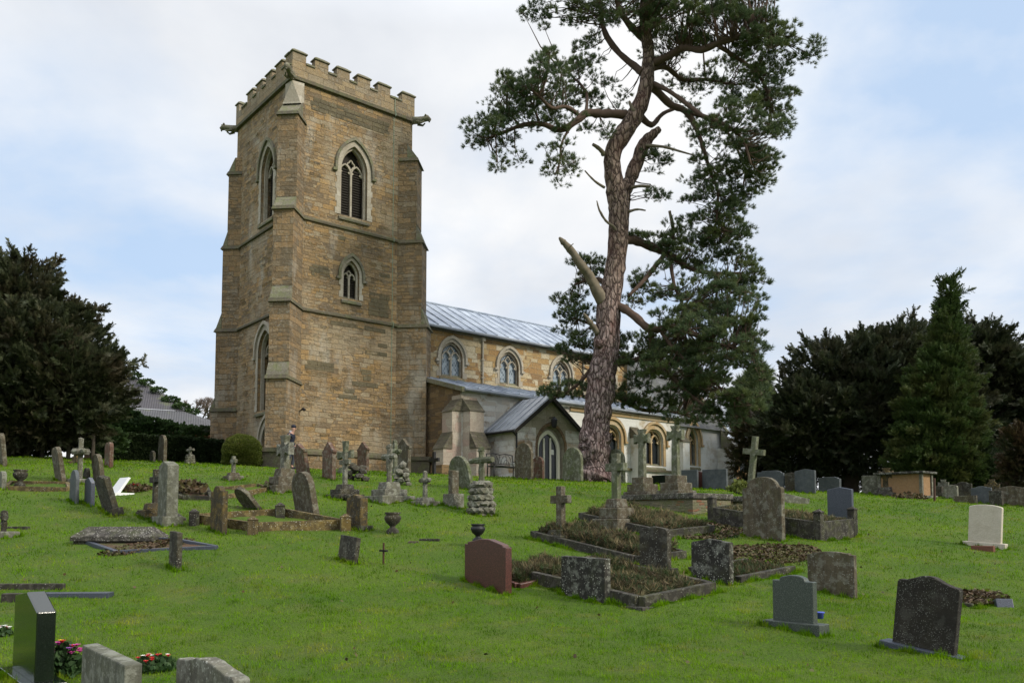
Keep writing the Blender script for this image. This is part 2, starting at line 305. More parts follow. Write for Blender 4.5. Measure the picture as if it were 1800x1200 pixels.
def glassmat():
    m,t,b=base_mat('leaded_glass',.18); tc=t.nodes.new('ShaderNodeTexCoord'); uv=tc.outputs['UV']
    r=t.nodes.new('ShaderNodeMapping'); r.inputs['Rotation'].default_value=(0,0,R(45)); r.inputs['Scale'].default_value=(7,7,1); 
    s=scl(t,uv,(1.25,.9,1)); t.links.new(s,r.inputs[0])
    sp=t.nodes.new('ShaderNodeSeparateXYZ'); t.links.new(r.outputs[0],sp.inputs[0])
    fx=mth(t,'FRACT',sp.outputs[0]); fy=mth(t,'FRACT',sp.outputs[1])
    l=mth(t,'MAXIMUM',mth(t,'LESS_THAN',fx,.17),mth(t,'LESS_THAN',fy,.17))
    fl=t.nodes.new('ShaderNodeVectorMath'); fl.operation='FLOOR'; t.links.new(r.outputs[0],fl.inputs[0])
    wn=t.nodes.new('ShaderNodeTexWhiteNoise'); t.links.new(fl.outputs[0],wn.inputs['Vector'])
    g=rmp(t,wn.outputs['Value'],[(0.,(.09,.12,.15)),(.5,(.16,.20,.24)),(1.,(.30,.36,.41))])
    c=mixc(t,l,g,(.30,.34,.37)); t.links.new(c,b.inputs['Base Color']); t.links.new(mixc(t,l,(.15,.15,.15),(.7,.7,.7)),b.inputs['Roughness'])
    return m
M['glass']=glassmat()
M['darkglass']=plain('dark_glass',(.02,.024,.028),.15,.2)
M['louvre']=plain('dark_louvre_wood',(.022,.018,.013),.8)
M['paint']=plain('cream_paint',(.78,.75,.60),.5,.05)
M['copper']=plain('green_copper_strip',(.19,.25,.18),.6)
def bark():
    m,t,b=base_mat('pine_bark',.95); tc=t.nodes.new('ShaderNodeTexCoord'); v=tc.outputs['Object']; s=scl(t,v,(1,1,.32))
    vo=t.nodes.new('ShaderNodeTexVoronoi'); vo.feature='DISTANCE_TO_EDGE'; vo.inputs['Scale'].default_value=6.5
    d=t.nodes.new('ShaderNodeTexNoise'); d.inputs['Scale'].default_value=4; d.inputs['Detail'].default_value=5; t.links.new(s,d.inputs['Vector'])
    ad=t.nodes.new('ShaderNodeVectorMath'); ad.operation='MULTIPLY_ADD'; ad.inputs[1].default_value=(.35,.35,.35); t.links.new(d.outputs['Color'],ad.inputs[0]); t.links.new(s,ad.inputs[2])
    t.links.new(ad.outputs[0],vo.inputs['Vector'])
    sp=t.nodes.new('ShaderNodeSeparateXYZ'); t.links.new(v,sp.inputs[0])
    low=mixc(t,rmp(t,noise(t,s,9,5,.6),[(.35,0.),(.65,1.)]),(.15,.095,.085),(.42,.33,.31))
    hi=mixc(t,rmp(t,noise(t,s,7,5,.6),[(.35,0.),(.65,1.)]),(.15,.10,.075),(.35,.265,.215))
    c=mixc(t,rmp(t,mth(t,'MULTIPLY',sp.outputs[2],.1),[(.5,0.),(.95,1.)]),low,hi)
    c=mixc(t,rmp(t,vo.outputs['Distance'],[(0.,.95),(.14,0.)]),c,(.03,.016,.014))
    c=mixc(t,rmp(t,noise(t,v,.9,4),[(.52,0.),(.66,.4)]),c,(.12,.05,.04))
    t.links.new(c,b.inputs['Base Color']); bump(t,b,mth(t,'ADD',mth(t,'MULTIPLY',rmp(t,vo.outputs['Distance'],[(0.,0.),(.2,1.)]),1.2),noise(t,s,22,5,.7)),1.,.06); return m
M['bark']=bark()
M['limb']=plain('dark_limb_bark',(.085,.055,.04),.9,.35,scale=6)
M['deadwood']=plain('bleached_dead_wood',(.15,.125,.09),.95,.6,scale=5)
M['darkbark']=plain('dark_bark',(.05,.035,.028),.9,.3,scale=6)
def leafmat(name,c1,c2,c3,sc_=.8,tr=.25):
    m,t,b=base_mat(name,.6); g=t.nodes.new('ShaderNodeNewGeometry'); b.inputs['Specular IOR Level'].default_value=.25
    tc=t.nodes.new('ShaderNodeTexCoord')
    c=mixc(t,g.outputs['Random Per Island'],c1,c2); c=mixc(t,rmp(t,noise(t,tc.outputs['Object'],sc_,4,.6),[(.45,0.),(.65,.85)]),c,c3)
    t.links.new(c,b.inputs['Base Color'])
    tr_=t.nodes.new('ShaderNodeBsdfTranslucent'); t.links.new(c,tr_.inputs[0]); mxs=t.nodes.new('ShaderNodeMixShader'); mxs.inputs[0].default_value=tr
    t.links.new(b.outputs[0],mxs.inputs[1]); t.links.new(tr_.outputs[0],mxs.inputs[2]); t.links.new(mxs.outputs[0],t.nodes['Material Output'].inputs[0])
    return m
M['needle']=leafmat('pine_needles',(.050,.082,.040),(.115,.155,.070),(.14,.165,.05),1.1)
M['yew']=leafmat('yew_foliage',(.022,.030,.014),(.055,.066,.028),(.060,.048,.026))
M['yewright']=leafmat('dark_yew_foliage',(.020,.030,.015),(.055,.066,.030),(.050,.046,.024))
M['cypress']=leafmat('cypress_foliage',(.028,.056,.014),(.066,.10,.024),(.085,.088,.026),.6)
M['ivy']=leafmat('ivy_leaves',(.022,.045,.014),(.06,.10,.035),(.045,.08,.02),1.2)
M['hedge']=leafmat('hedge_leaves',(.016,.030,.011),(.042,.062,.024),(.03,.05,.016),1.)
M['bush']=leafmat('golden_green_bush',(.07,.09,.018),(.13,.15,.03),(.09,.12,.02),2.)
M['brownleaf']=leafmat('brown_hedge_leaves',(.035,.025,.013),(.07,.045,.02),(.03,.04,.015),1.)
M['heather']=leafmat('heather_growth',(.045,.036,.02),(.10,.075,.04),(.045,.065,.018),3.)
M['deadgrass']=leafmat('dry_grass',(.13,.10,.05),(.24,.19,.10),(.10,.10,.04),3.)
M['twig']=plain('grey_twigs',(.16,.13,.11),.9,.3)
M['leaflitter']=leafmat('fallen_leaves',(.035,.024,.013),(.095,.06,.03),(.075,.08,.02),5.,0.05)
M['stems']=leafmat('dark_green_leaves',(.02,.045,.015),(.05,.09,.03),(.03,.07,.02),6.)
for k,c in (('red',(.45,.02,.02)),('magenta',(.40,.04,.22)),('purple',(.25,.08,.35)),('yellowf',(.7,.5,.03)),('whitef',(.75,.75,.7)),('blue',(.06,.09,.4))):
    M[k]=plain(k+'_petals',c,.6,.15)
def soilmat(name,c1,c2,c3):
    m,t,b=base_mat(name,1.); tc=t.nodes.new('ShaderNodeTexCoord'); v=tc.outputs['Object']
    c=mixc(t,noise(t,v,30,5,.7),c1,c2); c=mixc(t,rmp(t,noise(t,v,4,5),[(.48,0.),(.62,1.)]),c,c3); t.links.new(c,b.inputs['Base Color']); bump(t,b,noise(t,v,40,5,.7),1.,.04); return m
M['soil']=soilmat('leafy_soil',(.05,.03,.02),(.14,.085,.05),(.08,.085,.03))
def grassmats():
    m,t,b=base_mat('turf',.95); tc=t.nodes.new('ShaderNodeTexCoord'); v=tc.outputs['Object']
    c=mixc(t,rmp(t,noise(t,v,.35,6,.6,.3),[(.35,0.),(.65,1.)]),(.06,.12,.003),(.10,.16,.004))
    c=mixc(t,rmp(t,noise(t,v,1.4,5,.65),[(.52,0.),(.68,.7)]),c,(.12,.135,.03))
    c=mixc(t,rmp(t,noise(t,v,30,4,.7),[(.35,.7),(.6,0.)]),c,(.02,.04,.006))
    t.links.new(c,b.inputs['Base Color']); bump(t,b,noise(t,v,30,5,.75),1.,.05)
    m2,t,b=base_mat('grass_blades',.55); tc=t.nodes.new('ShaderNodeTexCoord'); v=tc.outputs['Object']; g=t.nodes.new('ShaderNodeNewGeometry')
    c=mixc(t,rmp(t,noise(t,v,.35,6,.6,.3),[(.35,0.),(.65,1.)]),(.112,.245,.003),(.175,.325,.004))
    c=mixc(t,mth(t,'MULTIPLY',rmp(t,noise(t,v,1.4,5,.65),[(.50,.0),(.66,1.)]),.75),c,(.31,.31,.03))
    c=mixc(t,rmp(t,noise(t,v,.9,5,.65),[(.34,.85),(.50,0.)]),c,(.05,.115,.004))
    c=mixc(t,rmp(t,noise(t,v,2.6,5,.7),[(.58,0.),(.66,.8)]),c,(.27,.25,.05))
    c=mixc(t,rmp(t,noise(t,v,5.5,4,.65),[(.36,.75),(.52,0.)]),c,(.035,.085,.005))
    c=mixc(t,mth(t,'MULTIPLY',g.outputs['Random Per Island'],.4),c,(.055,.12,.01)); 
    t.links.new(c,b.inputs['Base Color']); b.inputs['Specular IOR Level'].default_value=.04; b.inputs['Roughness'].default_value=.8
    tr_=t.nodes.new('ShaderNodeBsdfTranslucent'); t.links.new(c,tr_.inputs[0]); mxs=t.nodes.new('ShaderNodeMixShader'); mxs.inputs[0].default_value=.35
    t.links.new(b.outputs[0],mxs.inputs[1]); t.links.new(tr_.outputs[0],mxs.inputs[2]); t.links.new(mxs.outputs[0],t.nodes['Material Output'].inputs[0])
    return m,m2
M['turf'],M['blades']=grassmats()

# ------------------------------------------------------------------ instanced-template meshes (leaf scatter) in numpy
def scatter(name,mat,tv,tf,P,Z,S,parent=None,spin=None,seed=1):
    """tv (n,3) template vertices (growth along +z), tf (m,k) faces; copies at P with +z along Z, scale S"""
    r=np.random.default_rng(seed); P=np.asarray(P,float); Z=np.asarray(Z,float); k=len(P)
    Z=Z/np.linalg.norm(Z,axis=1,keepdims=True); a=r.normal(size=(k,3)) if spin is None else np.asarray(spin,float)
    X=a-Z*(a*Z).sum(1,keepdims=True); X/=np.linalg.norm(X,axis=1,keepdims=True)+1e-9; Y=np.cross(Z,X)
    S=np.asarray(S,float).reshape(-1,1,1)
    V=(tv[None,:,0:1]*X[:,None]+tv[None,:,1:2]*Y[:,None]+tv[None,:,2:3]*Z[:,None])*S+P[:,None]
    n=len(tv); Fa=(tf[None]+(np.arange(k)*n)[:,None,None]).reshape(-1,tf.shape[1])
    return bulk(name,mat,V.reshape(-1,3),Fa,parent)
def bulk(name,mat,V,Fa,parent=None):
    me=bpy.data.meshes.new(name); m,k=Fa.shape
    me.vertices.add(len(V)); me.vertices.foreach_set('co',V.astype(np.float32).ravel())
    me.loops.add(m*k); me.loops.foreach_set('vertex_index',Fa.astype(np.int32).ravel())
    me.polygons.add(m); me.polygons.foreach_set('loop_start',np.arange(0,m*k,k,dtype=np.int32))
    me.update(calc_edges=True); me.materials.append(mat)
    ob=bpy.data.objects.new(name,me); col.objects.link(ob)
    if parent:
        ob.parent=parent; ob.matrix_parent_inverse=Matrix.Translation(parent.location).inverted()
    return ob
def tpl_needles(n=26,L=1.,w=.075,seed=0,spread=1.1):
    r=np.random.default_rng(seed); V=[];Fc=[]
    for i in range(n):
        a=r.uniform(0,2*np.pi); t=r.uniform(.12,spread); d=np.array([np.sin(t)*np.cos(a),np.sin(t)*np.sin(a),np.cos(t)])
        s=np.cross(d,r.normal(size=3)); s/=np.linalg.norm(s); b=np.array([0,0,r.uniform(-.35,.25)]); l=L*r.uniform(.7,1.1)
        V+= [b-s*w/2,b+s*w/2,b+d*l]; Fc.append((3*i,3*i+1,3*i+2))
    return np.array(V),np.array(Fc)
def tpl_spray(n=24,w=.11,seed=0,flat=.35):
    r=np.random.default_rng(seed); V=[];Fc=[]
    for i in range(n):
        q=i/n; side=1 if i%2 else -1; b=np.array([0,0,q*.85]); L=.42*(1-q*.55)*r.uniform(.7,1.2)
        d=np.array([side*r.uniform(.5,1),r.normal()*flat,r.uniform(.5,1)]); d/=np.linalg.norm(d); s=np.cross(d,np.array([r.normal()*.3,1,0])); s/=np.linalg.norm(s)
        V+=[b-s*w/2,b+s*w/2,b+d*L]; Fc.append((3*i,3*i+1,3*i+2))
    return np.array(V),np.array(Fc)
def tpl_leaf():
    return np.array([(-.3,0,0),(.3,0,.0),(.42,.08,.5),(0,.0,1.),(-.42,.08,.5)]),np.array([(0,1,2,3,4)])

# ------------------------------------------------------------------ ground
def build_ground():
    xs=np.concatenate([np.linspace(-1500,-60,14),np.arange(-58,-24,2.),np.arange(-24,26,.4),np.arange(26,60,2.),np.linspace(62,1500,14)])
    ys=np.concatenate([np.linspace(-400,-6,8),np.arange(-4,3,1.),np.arange(3,46,.4),np.arange(46,80,3.),np.linspace(84,2500,16)])
    X,Y=np.meshgrid(xs,ys); Z=H(X,Y); nx=len(xs)
    V=np.stack([X,Y,Z],-1).reshape(-1,3); i=np.arange(len(ys)-1)[:,None]*nx+np.arange(nx-1)[None]
    Fa=np.stack([i,i+1,i+1+nx,i+nx],-1).reshape(-1,4)
    o=bulk('ground',M['turf'],V,Fa); o.data.polygons.foreach_set('use_smooth',[True]*len(Fa)); tag(o,'green turf of the churchyard rising to the church','ground',kind='structure')
build_ground()
HOLES=[]   # polygons with no grass (kerbed graves): (origin x,y, length u, width w)
def inhole(x,y):
    m=np.zeros(len(x),bool)
    for ox,oy,L,W_ in HOLES:
        a=(x-ox)*U.x+(y-oy)*U.y; b=(x-ox)*NN.x+(y-oy)*NN.y; m|=(a>0)&(a<L)&(b>0)&(b<W_)
    return m

# ------------------------------------------------------------------ church (local x = east along the south wall, y = north, z absolute minus ZB)
ZB=2.2
church=empty('church',(-9.36,34.5,ZB),(0,0,TH)); tag(church,'ironstone parish church with battlemented square west tower, lead roofed nave and gabled south porch','church')
def cb(m,name,mat,parent=None,bevel=0,smooth=False): return m.build(name,mat,parent or church,off=(0,0,-ZB) ,bevel=bevel,smooth=smooth)
def arch(a,s,ap,zb,n=10,cx=0):
    """pointed arch outline from bottom left over the top to bottom right: half width a, springing s, apex ap"""
    r=ap-s; Rr=(a*a+r*r)/(2*a); th=math.atan2(r,Rr-a); L=[]
    for i in range(n+1):
        q=th*i/n; L.append((-a+Rr-Rr*math.cos(q),s+Rr*math.sin(q)))
    return [(cx-a,zb)]+[(cx+p[0],p[1]) for p in L]+[(cx-p[0],p[1]) for p in L[-2::-1]]+[(cx+a,zb)]
def T_S(y0):   # south-facing plane: (along, out, z) -> local
    return lambda a,o,z: Vector((a,y0-o,z))
def T_W(x0):   # west-facing plane: along = y
    return lambda a,o,z: Vector((x0-o,a,z))
def wall(T,outline,holes,depth,name,mat,jamb=.45):
    """flat wall face with arch holes and their reveals"""
    bm=bmesh.new()
    def loop(pts):
        vs=[bm.verts.new(T(a,0,z)) for a,z in pts]
        for i in range(len(vs)): bm.edges.new((vs[i],vs[(i+1)%len(vs)]))
    loop(outline)
    for hh in holes: loop(hh)
    bmesh.ops.triangle_fill(bm,edges=bm.edges[:],use_beauty=True)
    m=MB(); bm.verts.index_update(); m.add([v.co.copy() for v in bm.verts],[tuple(v.index for v in f.verts) for f in bm.faces]); bm.free()
    for hh in holes:
        n=len(hh)
        for i in range(n):
            p,q=hh[i],hh[(i+1)%n]; m.add([T(p[0],0,p[1]),T(q[0],0,q[1]),T(q[0],-jamb,q[1]),T(p[0],-jamb,p[1])],[(0,1,2,3)])
    n=len(outline)
    for i in range(n):
        p,q=outline[i],outline[(i+1)%n]; m.add([T(p[0],0,p[1]),T(q[0],0,q[1]),T(q[0],-depth,q[1]),T(p[0],-depth,p[1])],[(0,1,2,3)])
    return cb(m,name,mat)
def band(T,inner,outer,o0,o1):
    """moulding between two outlines of equal count from outward o0 to o1"""
    m=MB(); n=len(inner)
    for i in range(n-1):
        A,B=inner[i],inner[i+1]; C,D=outer[i],outer[i+1]
        P=[T(A[0],o0,A[1]),T(B[0],o0,B[1]),T(D[0],o0,D[1]),T(C[0],o0,C[1]),T(A[0],o1,A[1]),T(B[0],o1,B[1]),T(D[0],o1,D[1]),T(C[0],o1,C[1])]
        m.add(P,[(4,5,6,7),(0,1,5,4),(3,2,6,7)])
        if i==0: m.add([P[0],P[3],P[7],P[4]],[(0,1,2,3)])
        if i==n-2: m.add([P[1],P[2],P[6],P[5]],[(0,1,2,3)])
    return m
def join(*ms):
    r=MB()
    for m in ms: r.add(m.v,m.f)
    return r
def bar(T,pts,wd,o0,o1):
    """a flat bar of width wd following 2d points"""
    L=[];Rr=[]
    for i,p in enumerate(pts):
        a=Vector(pts[max(i-1,0)]); b=Vector(pts[min(i+1,len(pts)-1)]); d=(b-a).normalized(); n=Vector((-d.y,d.x))*wd/2
        L.append((p[0]+n.x,p[1]+n.y)); Rr.append((p[0]-n.x,p[1]-n.y))
    return band(T,L,Rr,o0,o1)
def gothic(T,cx,a,zb,s,ap,mat='dress',glass='glass',hood=True,surr=.2,louv=False,lights=2,mull=.09,sill=True,deep=.38,name='window',quoin=True):
    inn=arch(a,s,ap,zb,cx=cx); out_=arch(a+surr,s,ap+surr*1.25,zb,cx=cx)
    ms=[band(T,inn,out_,-.02,.02)]
    # inner splayed order, set back
    i2=arch(a-.09,s,ap-.12,zb,cx=cx); ms.append(band(T,i2,inn,-deep+.1,-.13))
    if quoin:
        z=zb; k=0
        while z<s:
            hh=.28
            if k%2==0:
                for sg in (-1,1):
                    x0=cx+sg*(a+surr-.004); x1=cx+sg*(a+surr+(.07 if mat=='dress' and deep>.28 else .14)); m=MB(); q=min(z+hh,s)
                    P=[T(x0,-.01,z),T(x1,-.01,z),T(x1,-.01,q),T(x0,-.01,q),T(x0,.016,z),T(x1,.016,z),T(x1,.016,q),T(x0,.016,q)]
                    m.add(P,[(4,5,6,7),(0,1,5,4),(2,3,7,6),(1,2,6,5)]); ms.append(m)
            z+=hh; k+=1
    win=cb(join(*ms),name,M[mat])
    if hood:
        h0=arch(a+surr+.01,s,ap+surr*1.25+.01,s-.15,cx=cx); h1=arch(a+surr+.12,s,ap+surr*1.25+.16,s-.15,cx=cx)
        st=[band(T,h0,h1,0,.11)]
        for sg in (-1,1):
            m=MB(); x0=cx+sg*(a+surr+.01); x1=cx+sg*(a+surr+.22); z0=s-.26; z1=s-.15
            m.add([T(x,o,z) for z in (z0,z1) for o in (0,.12) for x in (x0,x1)],[(0,2,3,1),(4,5,7,6),(0,1,5,4),(2,6,7,3),(0,4,6,2),(1,3,7,5)]); st.append(m)
        cb(join(*st),'hood_mould',M['weather' if louv else mat],win)
    # tracery
    A=a-.09; tr=[]
    if lights==2:
        tr.append(bar(T,[(cx,zb),(cx,s-.05)],mull,-deep-.04,-deep+.1))
        hw=A/2; sp=s-.1
        for sg in (-1,1):
            c=cx+sg*hw; tr.append(bar(T,arch(hw-.01,sp,sp+hw*1.5,sp-.02,8,c)[0:],mull*.7,-deep-.035,-deep+.085))
        r=hw*.55; cz=sp+hw*1.5+.02
        ring=[(cx+r*math.cos(t)*(1+.18*math.cos(4*t)),cz+r*1.15*math.sin(t)*(1+.18*math.cos(4*t))) for t in [i*math.pi/12 for i in range(25)]]
        tr.append(bar(T,ring,mull*.6,-deep-.03,-deep+.075))
        for sg in (-1,1):   # cusps
            c=cx+sg*hw
            for s2 in (-1,1):
                m=MB(); m.ext([T(c+s2*(hw-.03),-deep+.06,sp-.02),T(c+s2*(hw-.03),-deep+.06,sp+.3*hw+.08),T(c+s2*hw*.45,-deep+.06,sp+.24*hw)],T(0,-.06,0)-T(0,0,0)); tr.append(m)
        cb(join(*tr),'tracery',M[mat],win)
    pane=arch(A+.02,s,ap-.12,zb,cx=cx)
    g=MB(); g.add([T(p[0],-deep-.06,p[1]) for p in pane],[tuple(range(len(pane)))])
    cb(g,'glass' if not louv else 'dark_backing',M[glass],win)
    if louv:
        lm=MB(); z=zb+.05
        while z<s+.1:
            for c0,c1 in ((cx-A,cx-mull/2),(cx+mull/2,cx+A)):
                lm.add([T(c0,-deep+.02,z),T(c1,-deep+.02,z),T(c1,-deep-.05,z+.10),T(c0,-deep-.05,z+.10),T(c0,-deep+.02,z-.015),T(c1,-deep+.02,z-.015)],[(0,1,2,3),(0,1,5,4)])
            z+=.115
        cb(lm,'louvres',M['louvre'],win)
    if sill:
        m=MB(); P=[(cx-a-.1,-deep,zb+.14),(cx+a+.1,-deep,zb+.14),(cx+a+.1,.10,zb-.14),(cx-a-.1,.10,zb-.14)]
        P2=[(cx-a-.1,-deep,zb-.26),(cx+a+.1,-deep,zb-.26),(cx+a+.1,.10,zb-.24),(cx-a-.1,.10,zb-.24)]
        m.add([T(*p) for p in P]+[T(*p) for p in P2],[(0,1,2,3),(7,6,5,4),(0,3,7,4),(1,5,6,2),(2,6,7,3)]); cb(m,'sill',M['weather'],win)
    return win
A_=6.05
TS,TW=T_S(0),T_W(0)
# tower body: south and west faces pierced, north and east plain
sw=[(3.0,.66,13.6,15.75,16.85,'louv'),(2.92,.40,9.9,10.95,11.62,'louv')]
WS=wall(TS,[(0,1.2),(A_,1.2),(A_,19.1),(0,19.1)],[arch(a,s,ap,zb,cx=c)[::1] for c,a,zb,s,ap,_ in sw],.1,'tower_south_wall',M['tower'])
ww=[(2.45,.66,13.5,15.75,16.85,'louv'),(2.35,.70,4.95,7.55,8.5,'g'),(1.95,.50,1.9,3.45,4.25,'d')]
WW=wall(TW,[(0,1.2),(A_,1.2),(A_,19.1),(0,19.1)],[arch(a,s,ap,zb,cx=c) for c,a,zb,s,ap,_ in ww],.1,'tower_west_wall',M['tower'])
m=MB(); m.add([(A_,.1,1.2),(A_,A_,1.2),(A_,A_,19.1),(A_,.1,19.1),(.1,A_,1.2),(.1,A_,19.1)],[(0,1,2,3),(1,4,5,2)]); cb(m,'tower_rear_wall',M['tower'])
m=MB(); m.box(.3,A_-.3,.3,A_-.3,18.6,18.8); cb(m,'tower_roof',M['leaddark'])
gothic(TS,3.0,.66,13.6,15.75,16.85,louv=True,glass='louvre')
gothic(TS,2.92,.40,9.9,10.95,11.62,louv=True,glass='louvre',surr=.13,mull=.08,deep=.3)
gothic(TW,2.45,.66,13.5,15.75,16.85,louv=True,glass='louvre')
gothic(TW,2.35,.70,4.95,7.55,8.5,glass='darkglass')
# west door
win=cb(join(band(TW,arch(.5,3.45,4.25,1.9,cx=1.95),arch(.70,3.45,4.55,1.9,cx=1.95),-.02,.05)),'west_door',M['dress'])
m=MB(); pp=arch(.5,3.45,4.25,1.9,cx=1.95); m.add([TW(p[0],-.4,p[1]) for p in pp],[tuple(range(len(pp)))]); cb(m,'door_leaf',M['wood'],win)
cb(band(TW,arch(.71,3.45,4.57,3.3,cx=1.95),arch(.82,3.45,4.72,3.3,cx=1.95),0,.12),'hood_mould',M['dress'],win)
# string courses, plinth, parapet
def ringband(z0,z1,pr,name,mat,slope=.06):
    m=MB(); pts=[]
    for s0,z in ((0,z0),(pr,z0+.02),(pr,z1-slope),(0,z1+.03)):
        pts.append([(-s0,-s0,z),(A_+s0,-s0,z),(A_+s0,A_+s0,z),(-s0,A_+s0,z)])
    for i in range(3):
        for k in range(4):
            m.add([pts[i][k],pts[i][(k+1)%4],pts[i+1][(k+1)%4],pts[i+1][k]],[(0,1,2,3)])
    return cb(m,name,mat)
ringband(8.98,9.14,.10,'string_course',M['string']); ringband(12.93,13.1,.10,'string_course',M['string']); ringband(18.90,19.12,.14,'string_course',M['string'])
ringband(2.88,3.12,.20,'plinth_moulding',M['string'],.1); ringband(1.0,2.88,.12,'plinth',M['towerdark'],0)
m=MB(); t=.32; e=.07
m.box(-e,A_+e,-e,-e+t,19.10,19.74); m.box(-e,A_+e,A_+e-t,A_+e,19.10,19.74); m.box(-e,-e+t,-e+t,A_+e-t,19.10,19.74); m.box(A_+e-t,A_+e,-e+t,A_+e-t,19.10,19.74)
cb(m,'parapet',M['parapet'])
mer=[(-e,.56),(.98,1.62),(2.03,2.67),(3.06,3.72),(4.12,4.78),(5.42,A_+e)]
done=set()
for side in 'SWNE':
    for i,(a0,a1) in enumerate(mer):
        if side in 'WE' and i in (0,5): continue
        m=MB(); c=MB()
        if side=='S': b=(a0,a1,-e,-e+t)
        if side=='N': b=(a0,a1,A_+e-t,A_+e)
        if side=='W': b=(-e,-e+t,a0,a1)
        if side=='E': b=(A_+e-t,A_+e,a0,a1)
        m.box(*b,19.74,20.16)
        if i in (0,5) and side=='S':
            x0=b[0] if i==0 else A_+e-t; m.box(x0,x0+t,-e+t,.62,19.74,20.16); 
        k=cb(m,'merlon',M['parapet'])
        cx,cy=(b[0]+b[1])/2,(b[2]+b[3])/2; hx,hy=(b[1]-b[0])/2,(b[3]-b[2])/2
        c.frus((cx-hx-.05,cx+hx+.05,cy-hy-.06,cy+hy+.06),(cx-hx+.12,cx+hx-.12,cy-hy+.12,cy+hy-.12),20.19,20.34); c.box(cx-hx-.05,cx+hx+.05,cy-hy-.06,cy+hy+.06,20.14,20.19)
        if i in (0,5) and side=='S':
            x0=b[0] if i==0 else A_+e-t; c.box(x0-.05,x0+t+.05,.24,.66,20.14,20.22)
        cb(c,'coping',M['weather'],k)
for side in 'SNWE':   # crenel sills
    for i in range(5):
        c=MB(); a0,a1=mer[i][1]+.003,mer[i+1][0]-.003
        b={'S':(a0,a1,-e-.05,-e+t+.03),'N':(a0,a1,A_+e-t-.03,A_+e+.05),'W':(-e-.05,-e+t+.03,a0,a1),'E':(A_+e-t-.03,A_+e+.05,a0,a1)}[side]
        c.box(*b,19.72,19.80)
        cb(c,'crenel_sill',M['weather'])
# diagonal buttresses
def diag(cx,cy,dx,dy,w_,L,name='buttress'):
    """L: list of (z0,z1,out) stages from the bottom; sloping weathering joins them"""
    d=Vector((dx,dy,0)).normalized(); s=Vector((-d.y,d.x,0)); c=Vector((cx,cy,0)); m=MB(); subs=[]
    for i,(z0,z1,o) in enumerate(L):
        wm=MB(); sm=MB(); subs.append((wm,sm))
        def P(a,b,z): return c+d*a+s*b+Vector((0,0,z))
        nx=L[i+1][2] if i+1<len(L) else -.1; zt=L[i+1][0] if i+1<len(L) else z1+.75
        hw=w_/2
        m.add([P(-.6,-hw,z0),P(o,-hw,z0),P(o,hw,z0),P(-.6,hw,z0),P(-.6,-hw,z1),P(o,-hw,z1),P(o,hw,z1),P(-.6,hw,z1)],[(0,1,5,4),(1,2,6,5),(2,3,7,6),(4,5,6,7)])
        m.add([P(-.6,-hw+.004,z1),P(nx-.03,-hw+.004,z1),P(nx-.03,hw-.004,z1),P(-.6,hw-.004,z1),P(-.6,-hw+.004,zt),P(nx-.03,-hw+.004,zt),P(nx-.03,hw-.004,zt),P(-.6,hw-.004,zt)],[(0,1,5,4),(1,2,6,5),(2,3,7,6),(4,5,6,7)])
        wm.add([P(nx-.02,-hw,z1),P(o+.02,-hw-.0,z1+.07),P(o+.02,hw,z1+.07),P(nx-.02,hw,z1),P(nx-.02,-hw,zt),P(nx-.02,hw,zt)],[(0,1,4),(3,5,2),(1,2,5,4)])
        sm.add([P(-.5,-hw-.07,z1-.09),P(o+.10,-hw-.07,z1-.09),P(o+.10,hw+.07,z1-.09),P(-.5,hw+.07,z1-.09),P(-.5,-hw-.02,z1+.075),P(o+.03,-hw-.02,z1+.075),P(o+.03,hw+.02,z1+.075),P(-.5,hw+.02,z1+.075)],[(0,1,5,4),(1,2,6,5),(2,3,7,6),(0,3,2,1),(4,5,6,7)])
    b=cb(m,name,M['towerdark'])
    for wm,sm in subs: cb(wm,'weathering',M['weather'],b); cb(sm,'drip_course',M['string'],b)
    pl=MB(); hw=w_/2
    for o2,hz,z0,z1 in ((.20,.10,1.0,2.85),(.28,.17,2.85,3.02)):
        o=L[0][2]
        pl.add([P_(c,d,s,-.5,-hw-hz,z0),P_(c,d,s,o+o2,-hw-hz,z0),P_(c,d,s,o+o2,hw+hz,z0),P_(c,d,s,-.5,hw+hz,z0),P_(c,d,s,-.5,-hw-hz,z1),P_(c,d,s,o+o2,-hw-hz,z1),P_(c,d,s,o+o2,hw+hz,z1),P_(c,d,s,-.5,hw+hz,z1)],[(0,1,5,4),(1,2,6,5),(2,3,7,6),(0,3,2,1),(4,5,6,7)])
    cb(pl,'plinth_block',M['string'],b)
def P_(c,d,s,a,b,z): return c+d*a+s*b+Vector((0,0,z))
diag(.0,.0,-1,-1,.85,[(1.0,5.9,1.25),(6.55,9.1,1.02),(9.75,13.03,.80),(13.6,17.2,.50)])
diag(0,A_,-1,1,.95,[(1.0,5.3,.78),(5.9,9.05,.62),(9.9,13.0,.38),(13.8,16.6,.18)])
diag(A_,0,1,-1,1.1,[(1.0,9.05,.85),(9.9,13.0,.62),(13.8,16.9,.36)])
diag(A_,A_,1,1,1.0,[(1.0,9.05,.85),(9.9,13.0,.62),(13.8,16.9,.36)])
m=MB(); dd=Vector((-1,-1,0)).normalized(); ss=Vector((-dd.y,dd.x,0))   # pale gabled cap of the south-west buttress under the gargoyle
m.add([P_(Vector((0,0,0)),dd,ss,-.25,-.42,17.9),P_(Vector((0,0,0)),dd,ss,.12,-.40,17.8),P_(Vector((0,0,0)),dd,ss,.12,.40,17.8),P_(Vector((0,0,0)),dd,ss,-.25,.42,17.9),P_(Vector((0,0,0)),dd,ss,-.25,-.42,18.85),P_(Vector((0,0,0)),dd,ss,.08,0,18.85),P_(Vector((0,0,0)),dd,ss,-.25,.42,18.85)],[(0,1,5,4),(1,2,5),(2,3,6,5)])
cb(m,'buttress_cap',M['dress'])
